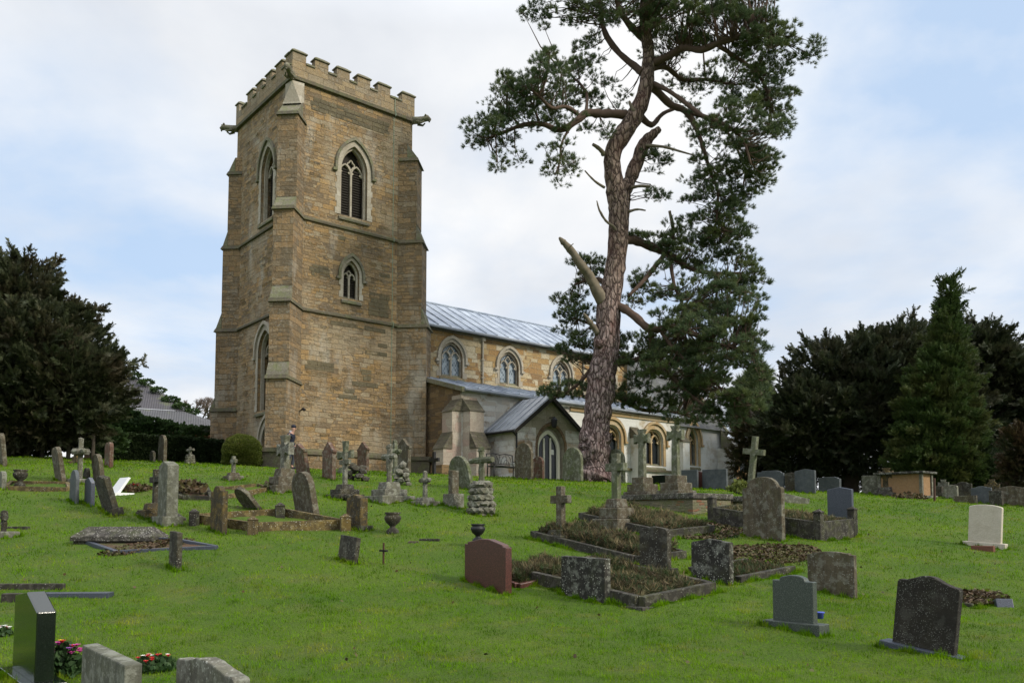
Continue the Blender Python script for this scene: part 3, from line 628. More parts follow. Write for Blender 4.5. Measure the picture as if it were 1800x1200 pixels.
# gargoyles
def garg(cx,cy,dx,dy):
    d=Vector((dx,dy,0)).normalized(); m=MB(); z=19.0; c=Vector((cx,cy,z)); s=Vector((-d.y,d.x,0))
    m.tube([c-d*.1,c+d*.25+Vector((0,0,.02)),c+d*.5+Vector((0,0,.08)),c+d*.66+Vector((0,0,.10)),c+d*.80+Vector((0,0,.02))],[.17,.16,.12,.15,.07],8,jit=.25)
    m.blob(c+d*.62+Vector((0,0,.17)),.12,1,.3,3); m.blob(c+d*.74+Vector((0,0,-.05)),.06,1,.3,4)
    for q in (-1,1):
        m.tube([c+d*.15+s*.13*q-Vector((0,0,.1)),c+d*.4+s*.16*q-Vector((0,0,.16)),c+d*.52+s*.1*q-Vector((0,0,.08))],[.07,.05,.03],6)
        m.blob(c+d*.58+s*.12*q+Vector((0,0,.22)),.05,1,.2,5)
    cb(m,'gargoyle',M['weather'],smooth=True)
garg(-.05,-.05,-1,-1); garg(-.05,A_+.05,-1,1); garg(A_+.05,-.05,1,-1); garg(A_+.05,A_+.05,1,1)
m=MB(); m.box(5.02,5.043,-.018,0,1.8,8.98); m.box(5.02,5.043,-.13,-.105,8.9,9.2); m.box(5.02,5.043,-.018,0,9.15,12.93); m.box(5.02,5.043,-.13,-.105,12.9,13.15); m.box(5.02,5.043,-.018,0,13.12,18.88); m.box(5.02,5.043,-.17,-.14,18.85,19.15);m.box(5.02,5.043,-.10,-.072,19.12,19.85)
cb(m,'lightning_conductor',M['copper'])
# repair patches and stones standing proud of the rubble faces: part of the wall meshes
M['repair']=masonry('grey_repair_stone',[(.12,.10,.06),(.145,.12,.07),(.105,.09,.055)],bw=.4,bh=.2,lich=.25,mortar=(.1,.08,.06),bumpk=.5)
rp=random.Random(3)
def merge_into(o,m,mat):
    bm=bmesh.new(); bm.from_mesh(o.data); k=len(o.data.materials)-1 if mat is None else len(o.data.materials)
    if mat: o.data.materials.append(mat)
    vs=[bm.verts.new(v-Vector((0,0,ZB))) for v in m.v]; fs=[bm.faces.new([vs[i] for i in f]) for f in m.f]
    bmesh.ops.recalc_face_normals(bm,faces=fs)
    for f in fs: f.material_index=k if mat else 0
    bm.to_mesh(o.data); bm.free(); o.data.uv_layers.remove(o.data.uv_layers[0]); uvbox(o.data)
m=MB()
for x0,x1,z0,z1 in ((1.9,4.7,8.62,8.82),(.75,2.15,6.55,6.95),(3.4,4.0,6.35,6.85),(2.9,4.35,6.08,6.32),(2.2,3.3,5.45,5.68),(2.5,3.15,5.7,5.9),(4.2,4.9,7.95,8.2),(3.5,4.8,7.55,7.75),(2.1,2.7,12.45,12.7),(3.75,4.9,9.35,10.4),(.9,1.9,10.6,11.1),(4.2,4.9,11.2,11.4),(.8,4.8,17.9,18.5)):
    z=z0
    while z<z1-.05:
        x=x0+rp.uniform(0,.2)
        while x<x1-.1:
            w_=rp.uniform(.25,.6); q=min(x+w_,x1); m.box(x,q-.015,-.012-rp.random()*.01,.01,z,min(z+.19,z1)-.012); x=q
        z+=.2
merge_into(WS,m,M['repair'])
m=MB(); m2=MB()
for k in range(260):
    z=rp.uniform(3.3,18.3); a0=rp.uniform(.6,5.0); w_=rp.uniform(.2,.55); hh=rp.uniform(.09,.2); o=rp.uniform(.015,.05)
    if not any(abs(a0+w_/2-c)<a+.6 and zb-.5<z<ap+.5 for c,a,zb,s,ap,_ in sw) and a0+w_<4.95: m.frus((a0,a0+w_,-.0,.01),(a0+.01,a0+w_-.01,-o,.01),z,z+hh)
    z=rp.uniform(3.3,18.3); a0=rp.uniform(.6,5.0)
    if not any(abs(a0+w_/2-c)<a+.6 and zb-.5<z<ap+.5 for c,a,zb,s,ap,_ in ww): m2.frus((-.0,.01,a0,a0+w_),(-o,.01,a0+.01,a0+w_-.01),z,z+hh)
merge_into(WS,m,None); merge_into(WW,m2,None)
m=MB(); m.tube([(.62,-.02,4.75),(.62,-.25,4.8),(.66,-.3,4.72)],[.03,.05,.07],8); cb(m,'wall_lamp',M['iron'])
# nave --------------------------------------------------------------
TN=T_S(.12)
nw=[(c,.64,7.05,8.0,8.78) for c in (8.5,12.1,15.75,19.2)]
wall(TN,[(A_,1.5),(21,1.5),(21,9.35),(A_,9.35)],[arch(a,s,ap,zb,cx=c) for c,a,zb,s,ap in nw],.1,'nave_wall',M['nave'])
for c,a,zb,s,ap in nw: gothic(TN,c,a,zb,s,ap,deep=.16,surr=.12,mull=.06,quoin=True)
m=MB(); m.add([(A_,6.9,1.5),(21,6.9,1.5),(21,6.9,9.35),(A_,6.9,9.35),(21,.12,1.5),(21,.12,9.35),(21,3.5,11.4)],[(0,1,2,3),(4,1,2,6,5)]); cb(m,'nave_rear_wall',M['nave'])
def leadroof(a0,a1,ye,ze,yr,zr,name,mat,step=.72,rollr=.035,lip=True):
    """lead slope from the eave (ye,ze) to the ridge (yr,zr) with battens"""
    m=MB(); th=.07; rf=cb(m.add([(a0,ye,ze),(a1,ye,ze),(a1,yr,zr),(a0,yr,zr),(a0,ye,ze-th),(a1,ye,ze-th),(a1,yr,zr-th),(a0,yr,zr-th)],[(0,1,2,3),(4,5,6,7),(0,1,5,4),(1,2,6,5),(3,0,4,7),(2,3,7,6)]),name,mat)
    r=MB(); x=a0+.06
    jr=random.Random(int(a1*10))
    while x<a1: r.tube([(x,ye-.01,ze+.012),(x+jr.uniform(-.02,.02),(ye+yr)/2,(ze+zr)/2+.012+jr.uniform(-.008,.012)),(x+jr.uniform(-.03,.03),yr,zr+.012)],rollr,6); x+=step*jr.uniform(.93,1.07)
    cb(r,'lead_rolls',mat,rf)
    return rf
leadroof(A_-.1,21.1,-.20,9.42,3.5,11.55,'nave_roof',M['lead'])
leadroof(A_-.1,21.1,7.2,9.42,3.5,11.55,'nave_roof',M['lead'])
m=MB(); m.tube([(A_-.1,3.5,11.58),(21.1,3.5,11.58)],.06,8); cb(m,'ridge_roll',M['lead'])
m=MB(); m.box(A_,21.0,-.06,.12,9.22,9.33); cb(m,'cornice',M['string'])
m=MB(); m.tube([(A_+.6,-.24,9.33),(21,-.24,9.33)],.065,8); cb(m,'gutter',M['leaddark'])
def pipe(x,y,z0,z1):
    m=MB(); m.tube([(x,y,z0),(x,y,z1)],.05,10); m.box(x-.1,x+.1,y-.1,y+.06,z1-.18,z1+.02)
    for z in (z0+.25,(z0+z1)/2): m.box(x-.09,x+.09,y-.06,y+.05,z,z+.06)
    cb(m,'downpipe',M['dress'] if z0>5 else M['iron'])
pipe(10.35,.05,6.95,9.25); pipe(17.4,.05,6.95,9.25)
# south aisle
AY=-3.4; TA=T_S(AY); X0=6.5
aw=[(15.9,.72,3.05,4.35,5.0),(19.2,.72,3.05,4.35,5.0)]
wall(TA,[(X0,1.2),(13,1.2),(13,5.82),(X0,5.82)],[],.1,'aisle_wall',M['patchy'])
wall(T_S(AY-.0),[(13,1.2),(21,1.2),(21,5.62),(13,5.75)],[arch(a,s,ap,zb,cx=c) for c,a,zb,s,ap in aw],.1,'aisle_east_wall',M['render'])
for c,a,zb,s,ap in aw: gothic(TA,c,a,zb,s,ap,mat='ochredress',glass='darkglass',surr=.2,deep=.3,quoin=False)
m=MB(); m.add([(X0,AY,1.2),(X0,.12,1.2),(X0,.12,6.85),(X0,AY,5.82)],[(0,1,2,3)]); cb(m,'aisle_west_wall',M['aisle'])
leadroof(X0-.12,21,-3.62,5.90,.12,6.92,'aisle_roof',M['lead'],step=.8)
m=MB(); m.add([(X0-.16,AY-.24,5.70),(X0-.16,.1,6.74),(X0-.16,.1,6.93),(X0-.16,AY-.24,5.9),(X0,AY-.24,5.70),(X0,.1,6.74),(X0,.1,6.93),(X0,AY-.24,5.9)],[(0,1,2,3),(4,5,6,7),(0,1,5,4),(3,2,6,7),(0,3,7,4)]); cb(m,'verge_coping',M['weather'])
m=MB(); m.tube([(X0,-3.66,5.80),(21,-3.66,5.72)],.065,8); cb(m,'gutter',M['leaddark'])
m=MB(); m.box(13,21,AY-.07,AY,5.45,5.66); cb(m,'eaves_band',M['ochredress'])
# angle buttresses at the aisle corner and along the wall
def butt(x0,x1,y0,stages,dirn='S',mat='butt'):
    m=MB(); subs=[]
    for i,(z0,z1,o) in enumerate(stages):
        wm=MB(); subs.append(wm)
        nx=stages[i+1][2] if i+1<len(stages) else 0; zt=stages[i+1][0] if i+1<len(stages) else z1+.6
        if dirn=='S':
            m.box(x0,x1,y0-o,y0,z0,z1); wm.add([(x0-.04,y0-o-.05,z1),(x1+.04,y0-o-.05,z1),(x1+.04,y0-nx,z1),(x0-.04,y0-nx,z1),(x0-.04,y0-nx,zt),(x1+.04,y0-nx,zt)],[(0,1,5,4),(0,4,3),(1,2,5),(0,1,2,3)])
            if i+1<len(stages): m.box(x0,x1,y0-nx,y0,z1,zt)
        else:   # W: x0..x1 are y range, y0 is the wall x
            m.box(y0-o,y0,x0,x1,z0,z1); wm.add([(y0-o-.05,x0-.04,z1),(y0-o-.05,x1+.04,z1),(y0-nx,x1+.04,z1),(y0-nx,x0-.04,z1),(y0-nx,x0-.04,zt),(y0-nx,x1+.04,zt)],[(0,1,5,4),(0,4,3),(1,2,5),(0,1,2,3)])
            if i+1<len(stages): m.box(y0-nx,y0,x0,x1,z1,zt)
    b=cb(m,'buttress',M[mat])
    for wm in subs: cb(wm,'weathering',M['darkweather'],b)
butt(6.56,7.3,AY,[(1.2,3.2,1.0),(3.95,4.85,.55)],'S')
butt(AY+.003,AY+.74,X0,[(1.2,3.2,.95),(3.95,4.85,.5)],'W')
m=MB(); m.box(X0-.02,X0+.06,AY-.02,AY+.7,4.8,5.6); m.box(6.56,7.3,AY-.05,AY+.1,4.8,5.5); cb(m,'corner_ashlar',M['butt'])
butt(13.7,14.3,AY,[(1.2,4.1,.55)],'S','render'); butt(17.3,17.85,AY,[(1.2,4.4,.6)],'S','render'); butt(20.85,21.4,AY,[(1.2,4.4,.6)],'S','render')
# chancel with steep roof
CX0,CX1=21.0,25.1
wall(TA,[(CX0,1.2),(CX1,1.2),(CX1,5.5),(CX0,5.5)],[arch(.42,4.55,5.35,3.2,cx=22.5)],.1,'chancel_wall',M['render'])
gothic(TA,22.5,.42,3.2,4.55,5.35,mat='ochredress',glass='darkglass',surr=.2,deep=.28,quoin=False,lights=2,mull=.07)
m=MB(); m.add([(CX1,AY,1.2),(CX1,3.4,1.2),(CX1,3.4,5.5),(CX1,0,9.4),(CX1,AY,5.5),(CX0,AY,5.5),(CX0,0,9.4),(CX0,3.4,5.5)],[(0,1,2,3,4),(5,6,7)]); cb(m,'chancel_gable',M['render'])
m=MB(); m.add([(CX0-.1,AY-.2,5.3),(CX1+.15,AY-.2,5.3),(CX1+.15,0,9.55),(CX0-.1,0,9.55),(CX0-.1,3.6,5.3),(CX1+.15,3.6,5.3)],[(0,1,2,3),(3,2,5,4)]); cb(m,'chancel_roof',M['slateroof'])
m=MB(); 
for q in (1,-1): m.add([(CX1+.1,-q*3.75 if q>0 else 3.75,5.25),(CX1+.1,0,9.75),(CX1+.1,0,9.5),(CX1+.1,-q*3.55 if q>0 else 3.55,5.0),(CX1+.3,-q*3.75 if q>0 else 3.75,5.25),(CX1+.3,0,9.75),(CX1+.3,0,9.5),(CX1+.3,-q*3.55 if q>0 else 3.55,5.0)],[(0,1,2,3),(4,5,6,7),(0,1,5,4),(0,4,7,3)])
cb(m,'gable_coping',M['weather'])
diagb=MB()
d=Vector((1,-1,0)).normalized(); s_=Vector((-d.y,d.x,0)); c_=Vector((CX1,AY,0))
diagb.add([P_(c_,d,s_,a,b,z) for z in (1.2,4.3) for b in (-.35,.35) for a in (-.3,.75)],[(0,2,3,1),(4,5,7,6),(0,1,5,4),(2,6,7,3),(0,4,6,2),(1,3,7,5)])
bb=cb(diagb,'buttress',M['render']); m=MB(); m.add([P_(c_,d,s_,.8,-.38,4.3),P_(c_,d,s_,.8,.38,4.3),P_(c_,d,s_,-.1,.38,5.4),P_(c_,d,s_,-.1,-.38,5.4),P_(c_,d,s_,-.1,.38,4.3),P_(c_,d,s_,-.1,-.38,4.3)],[(0,1,2,3),(0,3,5),(1,4,2)]); cb(m,'weathering',M['weather'],bb)
m=MB(); m.box(13.0,CX1+.06,AY-.14,AY,2.72,2.84); cb(m,'plinth_moulding',M['string'])
m=MB(); m.box(X0-.06,7.86,AY-.08,AY,1.2,2.55); m.box(X0-1.05,X0,AY-.05,AY+.8,1.2,2.5); cb(m,'plinth',M['aisle'])
# porch
PY=-5.5; PX0,PX1=7.85,11.65; TP=T_S(PY); pc=9.75
PF=wall(TP,[(PX0,1.2),(PX1,1.2),(PX1,4.08),(pc,5.42),(PX0,4.08)],[arch(.80,3.3,4.30,1.2,cx=pc+.08)],.1,'porch_front_wall',M['gable'],jamb=.55)
for X_ in (PX0,PX1): m=MB(); m.add([(X_,PY,1.2),(X_,AY,1.2),(X_,AY,4.08),(X_,PY,4.08)],[(0,1,2,3)]); cb(m,'porch_side_wall',M['patchy'])
m=MB()   # pale ashlar of the lower front, either side of the arch
q=random.Random(5); 
for xa,xb in ((PX0+.0,pc-.80),(pc+.96,PX1)):
    z=2.0
    while z<3.9:
        x=xa
        while x<xb-.1:
            x2=min(xb,x+q.uniform(.3,.6)); m.box(x,x2-.012,PY-.012-q.random()*.006,PY+.01,z,z+.255); x=x2
        z+=.27
merge_into(PF,m,M['patchy'])
for sg in (-1,1):
    ye=PX0-.25 if sg<0 else PX1+.25; m=MB(); th=.08; z_=3.98
    m.add([(ye,PY-.22,z_),(ye,AY,z_),(pc,AY,5.62),(pc,PY-.22,5.62),(ye,PY-.22,z_-th),(ye,AY,z_-th),(pc,AY,5.62-th),(pc,PY-.22,5.62-th)],[(0,1,2,3),(4,5,6,7),(0,1,5,4),(1,2,6,5),(3,0,4,7)])
    rf=cb(m,'porch_roof',M['leaddark']); r=MB(); y=PY-.15
    while y<AY: r.tube([(ye,y,z_+.01),(pc,y,5.63)],.03,6); y+=.46
    cb(r,'lead_rolls',M['leaddark'],rf)
    m=MB(); m.add([(ye,PY-.24,z_-.02),(pc,PY-.24,5.60),(pc,PY-.24,5.38),(ye,PY-.24,z_-.2),(ye,PY-.17,z_-.02),(pc,PY-.17,5.60),(pc,PY-.17,5.38),(ye,PY-.17,z_-.2)],[(0,1,2,3),(4,5,6,7),(0,1,5,4),(3,2,6,7),(0,3,7,4)]); cb(m,'barge_board',M['louvre'])
m=MB(); m.tube([(PX0-.3,PY-.15,3.9),(PX0-.3,AY,3.9)],.05,8); m.tube([(PX0-.04,PY-.06,3.86),(PX0-.04,PY-.06,1.7)],.035,8); m.tube([(PX0-.3,PY-.1,3.88),(PX0-.04,PY-.06,3.7)],.035,8); cb(m,'downpipe',M['iron'])
m=MB(); m.add(band(TP,arch(.81,3.3,4.31,1.2,cx=pc+.08),arch(.93,3.3,4.47,1.2,cx=pc+.08),0,.05).v,band(TP,arch(.81,3.3,4.31,1.2,cx=pc+.08),arch(.93,3.3,4.47,1.2,cx=pc+.08),0,.05).f); cb(m,'arch_moulding',M['aisle'])
dr=cb(band(TP,arch(.56,3.2,3.95,1.2,cx=pc+.08),arch(.70,3.2,4.12,1.2,cx=pc+.08),-.30,-.18),'porch_door',M['paint'])
m=MB(); pp=arch(.70,3.2,4.12,1.2,cx=pc+.08); oo=arch(.82,3.3,4.32,1.2,cx=pc+.08); cb(band(TP,pp,oo,-.31,-.24),'inner_arch',M['dress'],dr)
m=MB(); pp=arch(.57,3.2,3.96,1.2,cx=pc+.08); m.add([TP(p[0],-.28,p[1]) for p in pp],[tuple(range(len(pp)))]); cb(m,'door_glass',M['darkglass'],dr)
cb(join(bar(TP,[(pc+.08-.2,1.5),(pc+.08-.2,3.75)],.07,-.28,-.22),bar(TP,[(pc+.08+.18,1.5),(pc+.08+.18,3.78)],.07,-.28,-.22)),'door_bars',M['paint'],dr)
m=MB(); a_=pc+.34; m.add([TP(a_,-.262,3.05),TP(a_+.15,-.262,3.05),TP(a_+.15,-.262,3.27),TP(a_,-.262,3.27),TP(a_,-.272,3.05),TP(a_+.15,-.272,3.05),TP(a_+.15,-.272,3.27),TP(a_,-.272,3.27)],[(0,1,2,3),(4,5,6,7),(0,1,5,4),(2,3,7,6)]); cb(m,'notice_sheet',M['whitef'],dr)
m=MB(); m.box(pc-.02,pc+.02,PY-.35,PY,4.62,4.66); m.lathe([(.05,4.55),(.13,4.5),(.14,4.45),(.10,4.2),(.03,4.16)],(pc,PY-.3,0),6); m.lathe([(.02,4.66),(.16,4.52),(.16,4.5)],(pc,PY-.3,0),6); cb(m,'lantern',M['iron'])

# ------------------------------------------------------------------ gravestones
def arcpts(cx,cz,r,a0,a1,n=10,rz=None):
    rz=r if rz is None else rz
    return [(cx+r*math.cos(R(a0+(a1-a0)*i/n)),cz+rz*math.sin(R(a0+(a1-a0)*i/n))) for i in range(n+1)]
def outline(st,w,h_):
    """stone outline (x,z) from bottom right counter-clockwise"""
    a=w/2; B=-.25
    if st=='round': return [(-a,B),(a,B)]+arcpts(0,h_-a,a,0,180,16)
    if st=='segment': return [(-a,B),(a,B)]+arcpts(0,h_-.10*w,a,0,180,14,.10*w)
    if st=='lancet':
        t=arch(a,h_*.62,h_,B,9); return [(-a,B)]+t[::-1][:-1] if False else t[::-1]
    if st=='lancethigh': return arch(a,h_*.78,h_,B,9)[::-1]
    if st=='flat': return [(-a,B),(a,B),(a,h_*.97),(-a,h_)]
    if st=='gable': return [(-a,B),(a,B),(a,h_*.92),(0,h_),(-a,h_*.92)]
    if st=='peak': return [(-a,B),(a,B),(a,h_*.80),(a*.1,h_),(-a,h_*.92)]
    if st=='rcorner': return [(-a,B),(a,B)]+arcpts(a-.14*w,h_-.20*w,.14*w,0,80,5)+[(0,h_)]+arcpts(-a+.14*w,h_-.20*w,.14*w,100,180,5)
    if st=='shoulder':  # round head over cut shoulders
        s=h_*.80; r=a*.74
        return [(-a,B),(a,B),(a,s),(a*.93,s+.03*h_),(a*.80,s+.02*h_)]+[(r*math.cos(R(t))*1.0,s+.05*h_+(h_*.95-s)*math.sin(R(t))) for t in range(10,171,16)]+[(-a*.80,s+.02*h_),(-a*.93,s+.03*h_),(-a,s)]
    if st=='ogee':
        P=[(-a,B),(a,B),(a,h_*.86)]
        for i in range(0,21):
            t=1-i/10; P.append((a*.94*t,h_*(.90+.10*(.5+.5*math.cos(math.pi*min(1,abs(t)*1.08))))))
        return P+[(-a,h_*.86)]
    if st=='step':
        return [(-a,B),(a,B),(a,h_*.93),(a*.80,h_*.93),(a*.79,h_*.965),(a*.55,h_*.965)]+[(a*.55*t,h_*(.975+.025*(1-t*t))) for t in (.9,.5,0,-.5,-.9)]+[(-a*.55,h_*.965),(-a*.79,h_*.965),(-a*.80,h_*.93),(-a,h_*.93)]
    if st=='granite':
        s=h_*.88; return [(-a,B),(a,B),(a,s),(a*.64,s),(a*.62,s+.03*h_)]+[(a*.62*math.cos(R(t)),s+.03*h_+h_*.09*math.sin(R(t))) for t in range(15,166,15)]+[(-a*.62,s+.03*h_),(-a*.64,s),(-a,s)]
    if st=='bar':   # raised middle with bevelled corners
        return [(-a,B),(a,B),(a,h_*.86),(a*.85,h_*.87),(a*.8,h_*.93),(a*.45,h_),(-a*.62,h_),(-a*.66,h_*.95),(-a,h_*.95)]
    if st=='gothic': # steep gabled head with kneelers
        return [(-a,B),(a,B),(a,h_*.68),(a*1.12,h_*.70),(a*1.12,h_*.76),(a*.9,h_*.78),(a*.1,h_*.98),(0,h_),(-a*.1,h_*.98),(-a*.9,h_*.78),(-a*1.12,h_*.76),(-a*1.12,h_*.70),(-a,h_*.68)]
    if st=='lowgable': return [(-a,B),(a,B),(a,h_*.84),(a*.86,h_*.85),(a*.85,h_*.89),(a*.2,h_),(-a*.2,h_),(-a*.85,h_*.93),(-a*.86,h_*.89),(-a,h_*.89)]
    if st=='shouldersq':
        return [(-a,B),(a,B),(a,h_*.83),(a*.98,h_*.88),(a*.62,h_*.88)]+arcpts(0,h_*.86,a*.6,20,160,8,h_*.14)+[(-a*.62,h_*.88),(-a*.98,h_*.88),(-a,h_*.83)]
def fit(px,py,wpx,hpx,t=.1,dyaw=0):
    p=ground(px,py); D=p.y; xd=(px-900)/F; ya=YAW+dyaw
    fw=abs(math.cos(ya)-xd*math.sin(ya)); fu=abs(-math.sin(ya)-xd*math.cos(ya))
    w_=max(.22,(wpx*D/F-t*fu)/max(fw,.25)); return p,w_,hpx*D/F,D
def chip(ob,amt,seed=0):   # slight waviness of worn edges
    q=random.Random(seed)
    for v in ob.data.vertices:
        if v.co.z>.02: v.co+=Vector((q.uniform(-amt,amt),0,q.uniform(-amt,amt)))
BASES=[]
def stone(px,py,wpx,hpx,st,mat,label,t=.10,tilt=(0,0),dyaw=0,base=None,cat='gravestone',group=None,w=None,name='gravestone',wear=.004,sink=0):
    p,w_,h_,D=fit(px,py,wpx,hpx,t,dyaw)
    if w: w_=w
    BASES.append((p,YAW+dyaw,w_/2+(base[1] if base else 0),t/2+(base[2] if base else 0)))
    loc=p-Vector((0,0,sink)); rot=(R(tilt[0]),R(tilt[1]),YAW+dyaw); mb=MB(); z0=0
    if base: h_-=base[0]*.9; z0=base[0]
    mb.xz([(x,z+z0 if z>0 or not base else z0-.01) for x,z in outline(st,w_,h_)],-t/2,t/2)
    bv=.012 if t<.2 else .02
    if base:
        e=empty(name,loc,rot); s=mb.build('slab',M[mat],e,bevel=bv); chip(s,wear,int(px))
        b=MB(); bw=base[1]; b.box(-w_/2-bw,w_/2+bw,-t/2-base[2],t/2+base[2],-.3,z0); b.build('base',M[base[3] if len(base)>3 else mat],e,bevel=.012)
        o=e
    else:
        o=mb.build(name,M[mat],None,loc,rot,bevel=bv); chip(o,wear,int(px))
    tag(o,label,cat,group); return o
def crossparts(hc,arm,th,style):
    """cross outline as solids in (x,z): hc total height of the cross, arm total width"""
    m=MB(); w_=th
    if style=='latin':
        za=hc*.70
        pl=[(-w_/2,0),(w_/2,0),(w_/2*.95,za-w_/2),(arm/2,za-w_/2),(arm/2,za+w_/2),(w_/2*.95,za+w_/2),(w_/2*.95,hc),(-w_/2*.95,hc),(-w_/2*.95,za+w_/2),(-arm/2,za+w_/2),(-arm/2,za-w_/2),(-w_/2*.95,za-w_/2)]
        m.xz(pl,-w_/2*.8,w_/2*.8)
    if style in('flared','celtic'):
        za=hc-arm/2; k=w_*.5; f=w_*.82
        def limb(ang,L):
            c,s=math.cos(ang),math.sin(ang)
            return [(c*L-s*y,s*L+c*y) for y in (-f,f)]
        P=[(-w_*.62,0),(w_*.62,0),(k,za-k*1.6)]
        P+=[(k*1.7,za-k*.9),(arm/2,za-f),(arm/2,za+f),(k*1.7,za+k*.9),(k*.9,za+k*1.7),(f,hc),(-f,hc),(-k*.9,za+k*1.7),(-k*1.7,za+k*.9),(-arm/2,za+f),(-arm/2,za-f),(-k*1.7,za-k*.9),(-k,za-k*1.6)]
        m.xz(P,-w_*.4,w_*.4)
        if style=='celtic':
            n=24; ri,ro=arm*.27,arm*.38
            for i in range(n):
                a,b=2*math.pi*i/n,2*math.pi*(i+1)/n
                q=[(ri*math.cos(a),za+ri*math.sin(a)),(ro*math.cos(a),za+ro*math.sin(a)),(ro*math.cos(b),za+ro*math.sin(b)),(ri*math.cos(b),za+ri*math.sin(b))]
                m.xz(q,-w_*.26,w_*.26)
    if style=='rustic':
        za=hc*.70; q=random.Random(int(hc*100))
        m.tube([(q.uniform(-.01,.01),0,z) for z in np.linspace(0,hc,8)],[w_*.5*q.uniform(.8,1.15) for _ in range(8)],7,jit=.2)
        m.tube([(x,0,za+q.uniform(-.01,.01)) for x in np.linspace(-arm/2,arm/2,7)],[w_*.46*q.uniform(.8,1.2) for _ in range(7)],7,jit=.2)
        m.blob((0,0,hc-.02),w_*.55,1,.3,2)
    if style=='knob':
        za=hc*.70
        m.xz([(-w_*.4,0),(w_*.4,0),(w_*.34,hc),(-w_*.34,hc)],-w_*.35,w_*.35); m.xz([(-arm/2,za-w_*.35),(arm/2,za-w_*.35),(arm/2,za+w_*.35),(-arm/2,za+w_*.35)],-w_*.33,w_*.33)
        for x,z in ((-arm/2,za),(arm/2,za),(0,hc)): m.blob((x,0,z),w_*.52,1,.2,4)
        m.lathe([(arm*.26,za-w_*.5),(arm*.3,za),(arm*.26,za+w_*.5)],(0,0,0),10)
    return m
def cross(px,py,wpx,hpx,style,mat,label,steps=((.16,.34),),th=.15,tilt=(0,0),dyaw=0,arm=None,group=None,cat='stone cross',boulder=False,stepmat=None,name='cross_monument'):
    """steps: (height, half width) from the bottom; wpx the apparent width of the arms"""
    p,w_,H_,D=fit(px,py,wpx,hpx,th,dyaw); arm=arm or w_
    bw_=steps[0][1] if steps else boulder[1]*.8; BASES.append((p,YAW+dyaw,bw_,bw_)); e=empty(name,p,(R(tilt[0]),R(tilt[1]),YAW+dyaw)); z=0; sm=M[stepmat or mat]
    for i,(sh,hw) in enumerate(steps):
        b=MB(); b.box(-hw,hw,-hw,hw,z-(.3 if i==0 else 0),z+sh) if i<len(steps)-1 or len(steps)==1 else b.frus((-hw,hw,-hw,hw),(-hw*.85,hw*.85,-hw*.85,hw*.85),z,z+sh)
        o=b.build('step',sm,e,bevel=.02); z+=sh
    if boulder:
        b=MB(); bh,bw=boulder; q=random.Random(int(px)); lay=0; zz=0
        b.frus((-bw*.8,bw*.8,-bw*.7,bw*.7),(-bw*.5,bw*.5,-bw*.45,bw*.45),-.1,bh*.95)
        while zz<bh:
            s=1-.38*zz/bh; n=9 
            for k in range(n):
                a=2*math.pi*(k+.5*(lay%2))/n; b.blob((bw*.72*s*math.cos(a),bw*.66*s*math.sin(a),zz+bh*.12),bh*.19,2,.26,q.randint(0,99),(1.1,1.1,.78))
            zz+=bh*.235; lay+=1
        b.blob((0,0,bh*.95),bh*.25,2,.2,5,(1.2,1.2,.5)); b.build('rockwork',M[stepmat or 'pale'],e); z=bh*.97
    c=crossparts(H_-z,arm,th,style)
    for v in c.v: v.z+=z-.01
    c.build('cross',M[mat],e,bevel=.012 if style in('latin','flared','celtic') else 0)
    tag(e,label,cat,group); return e
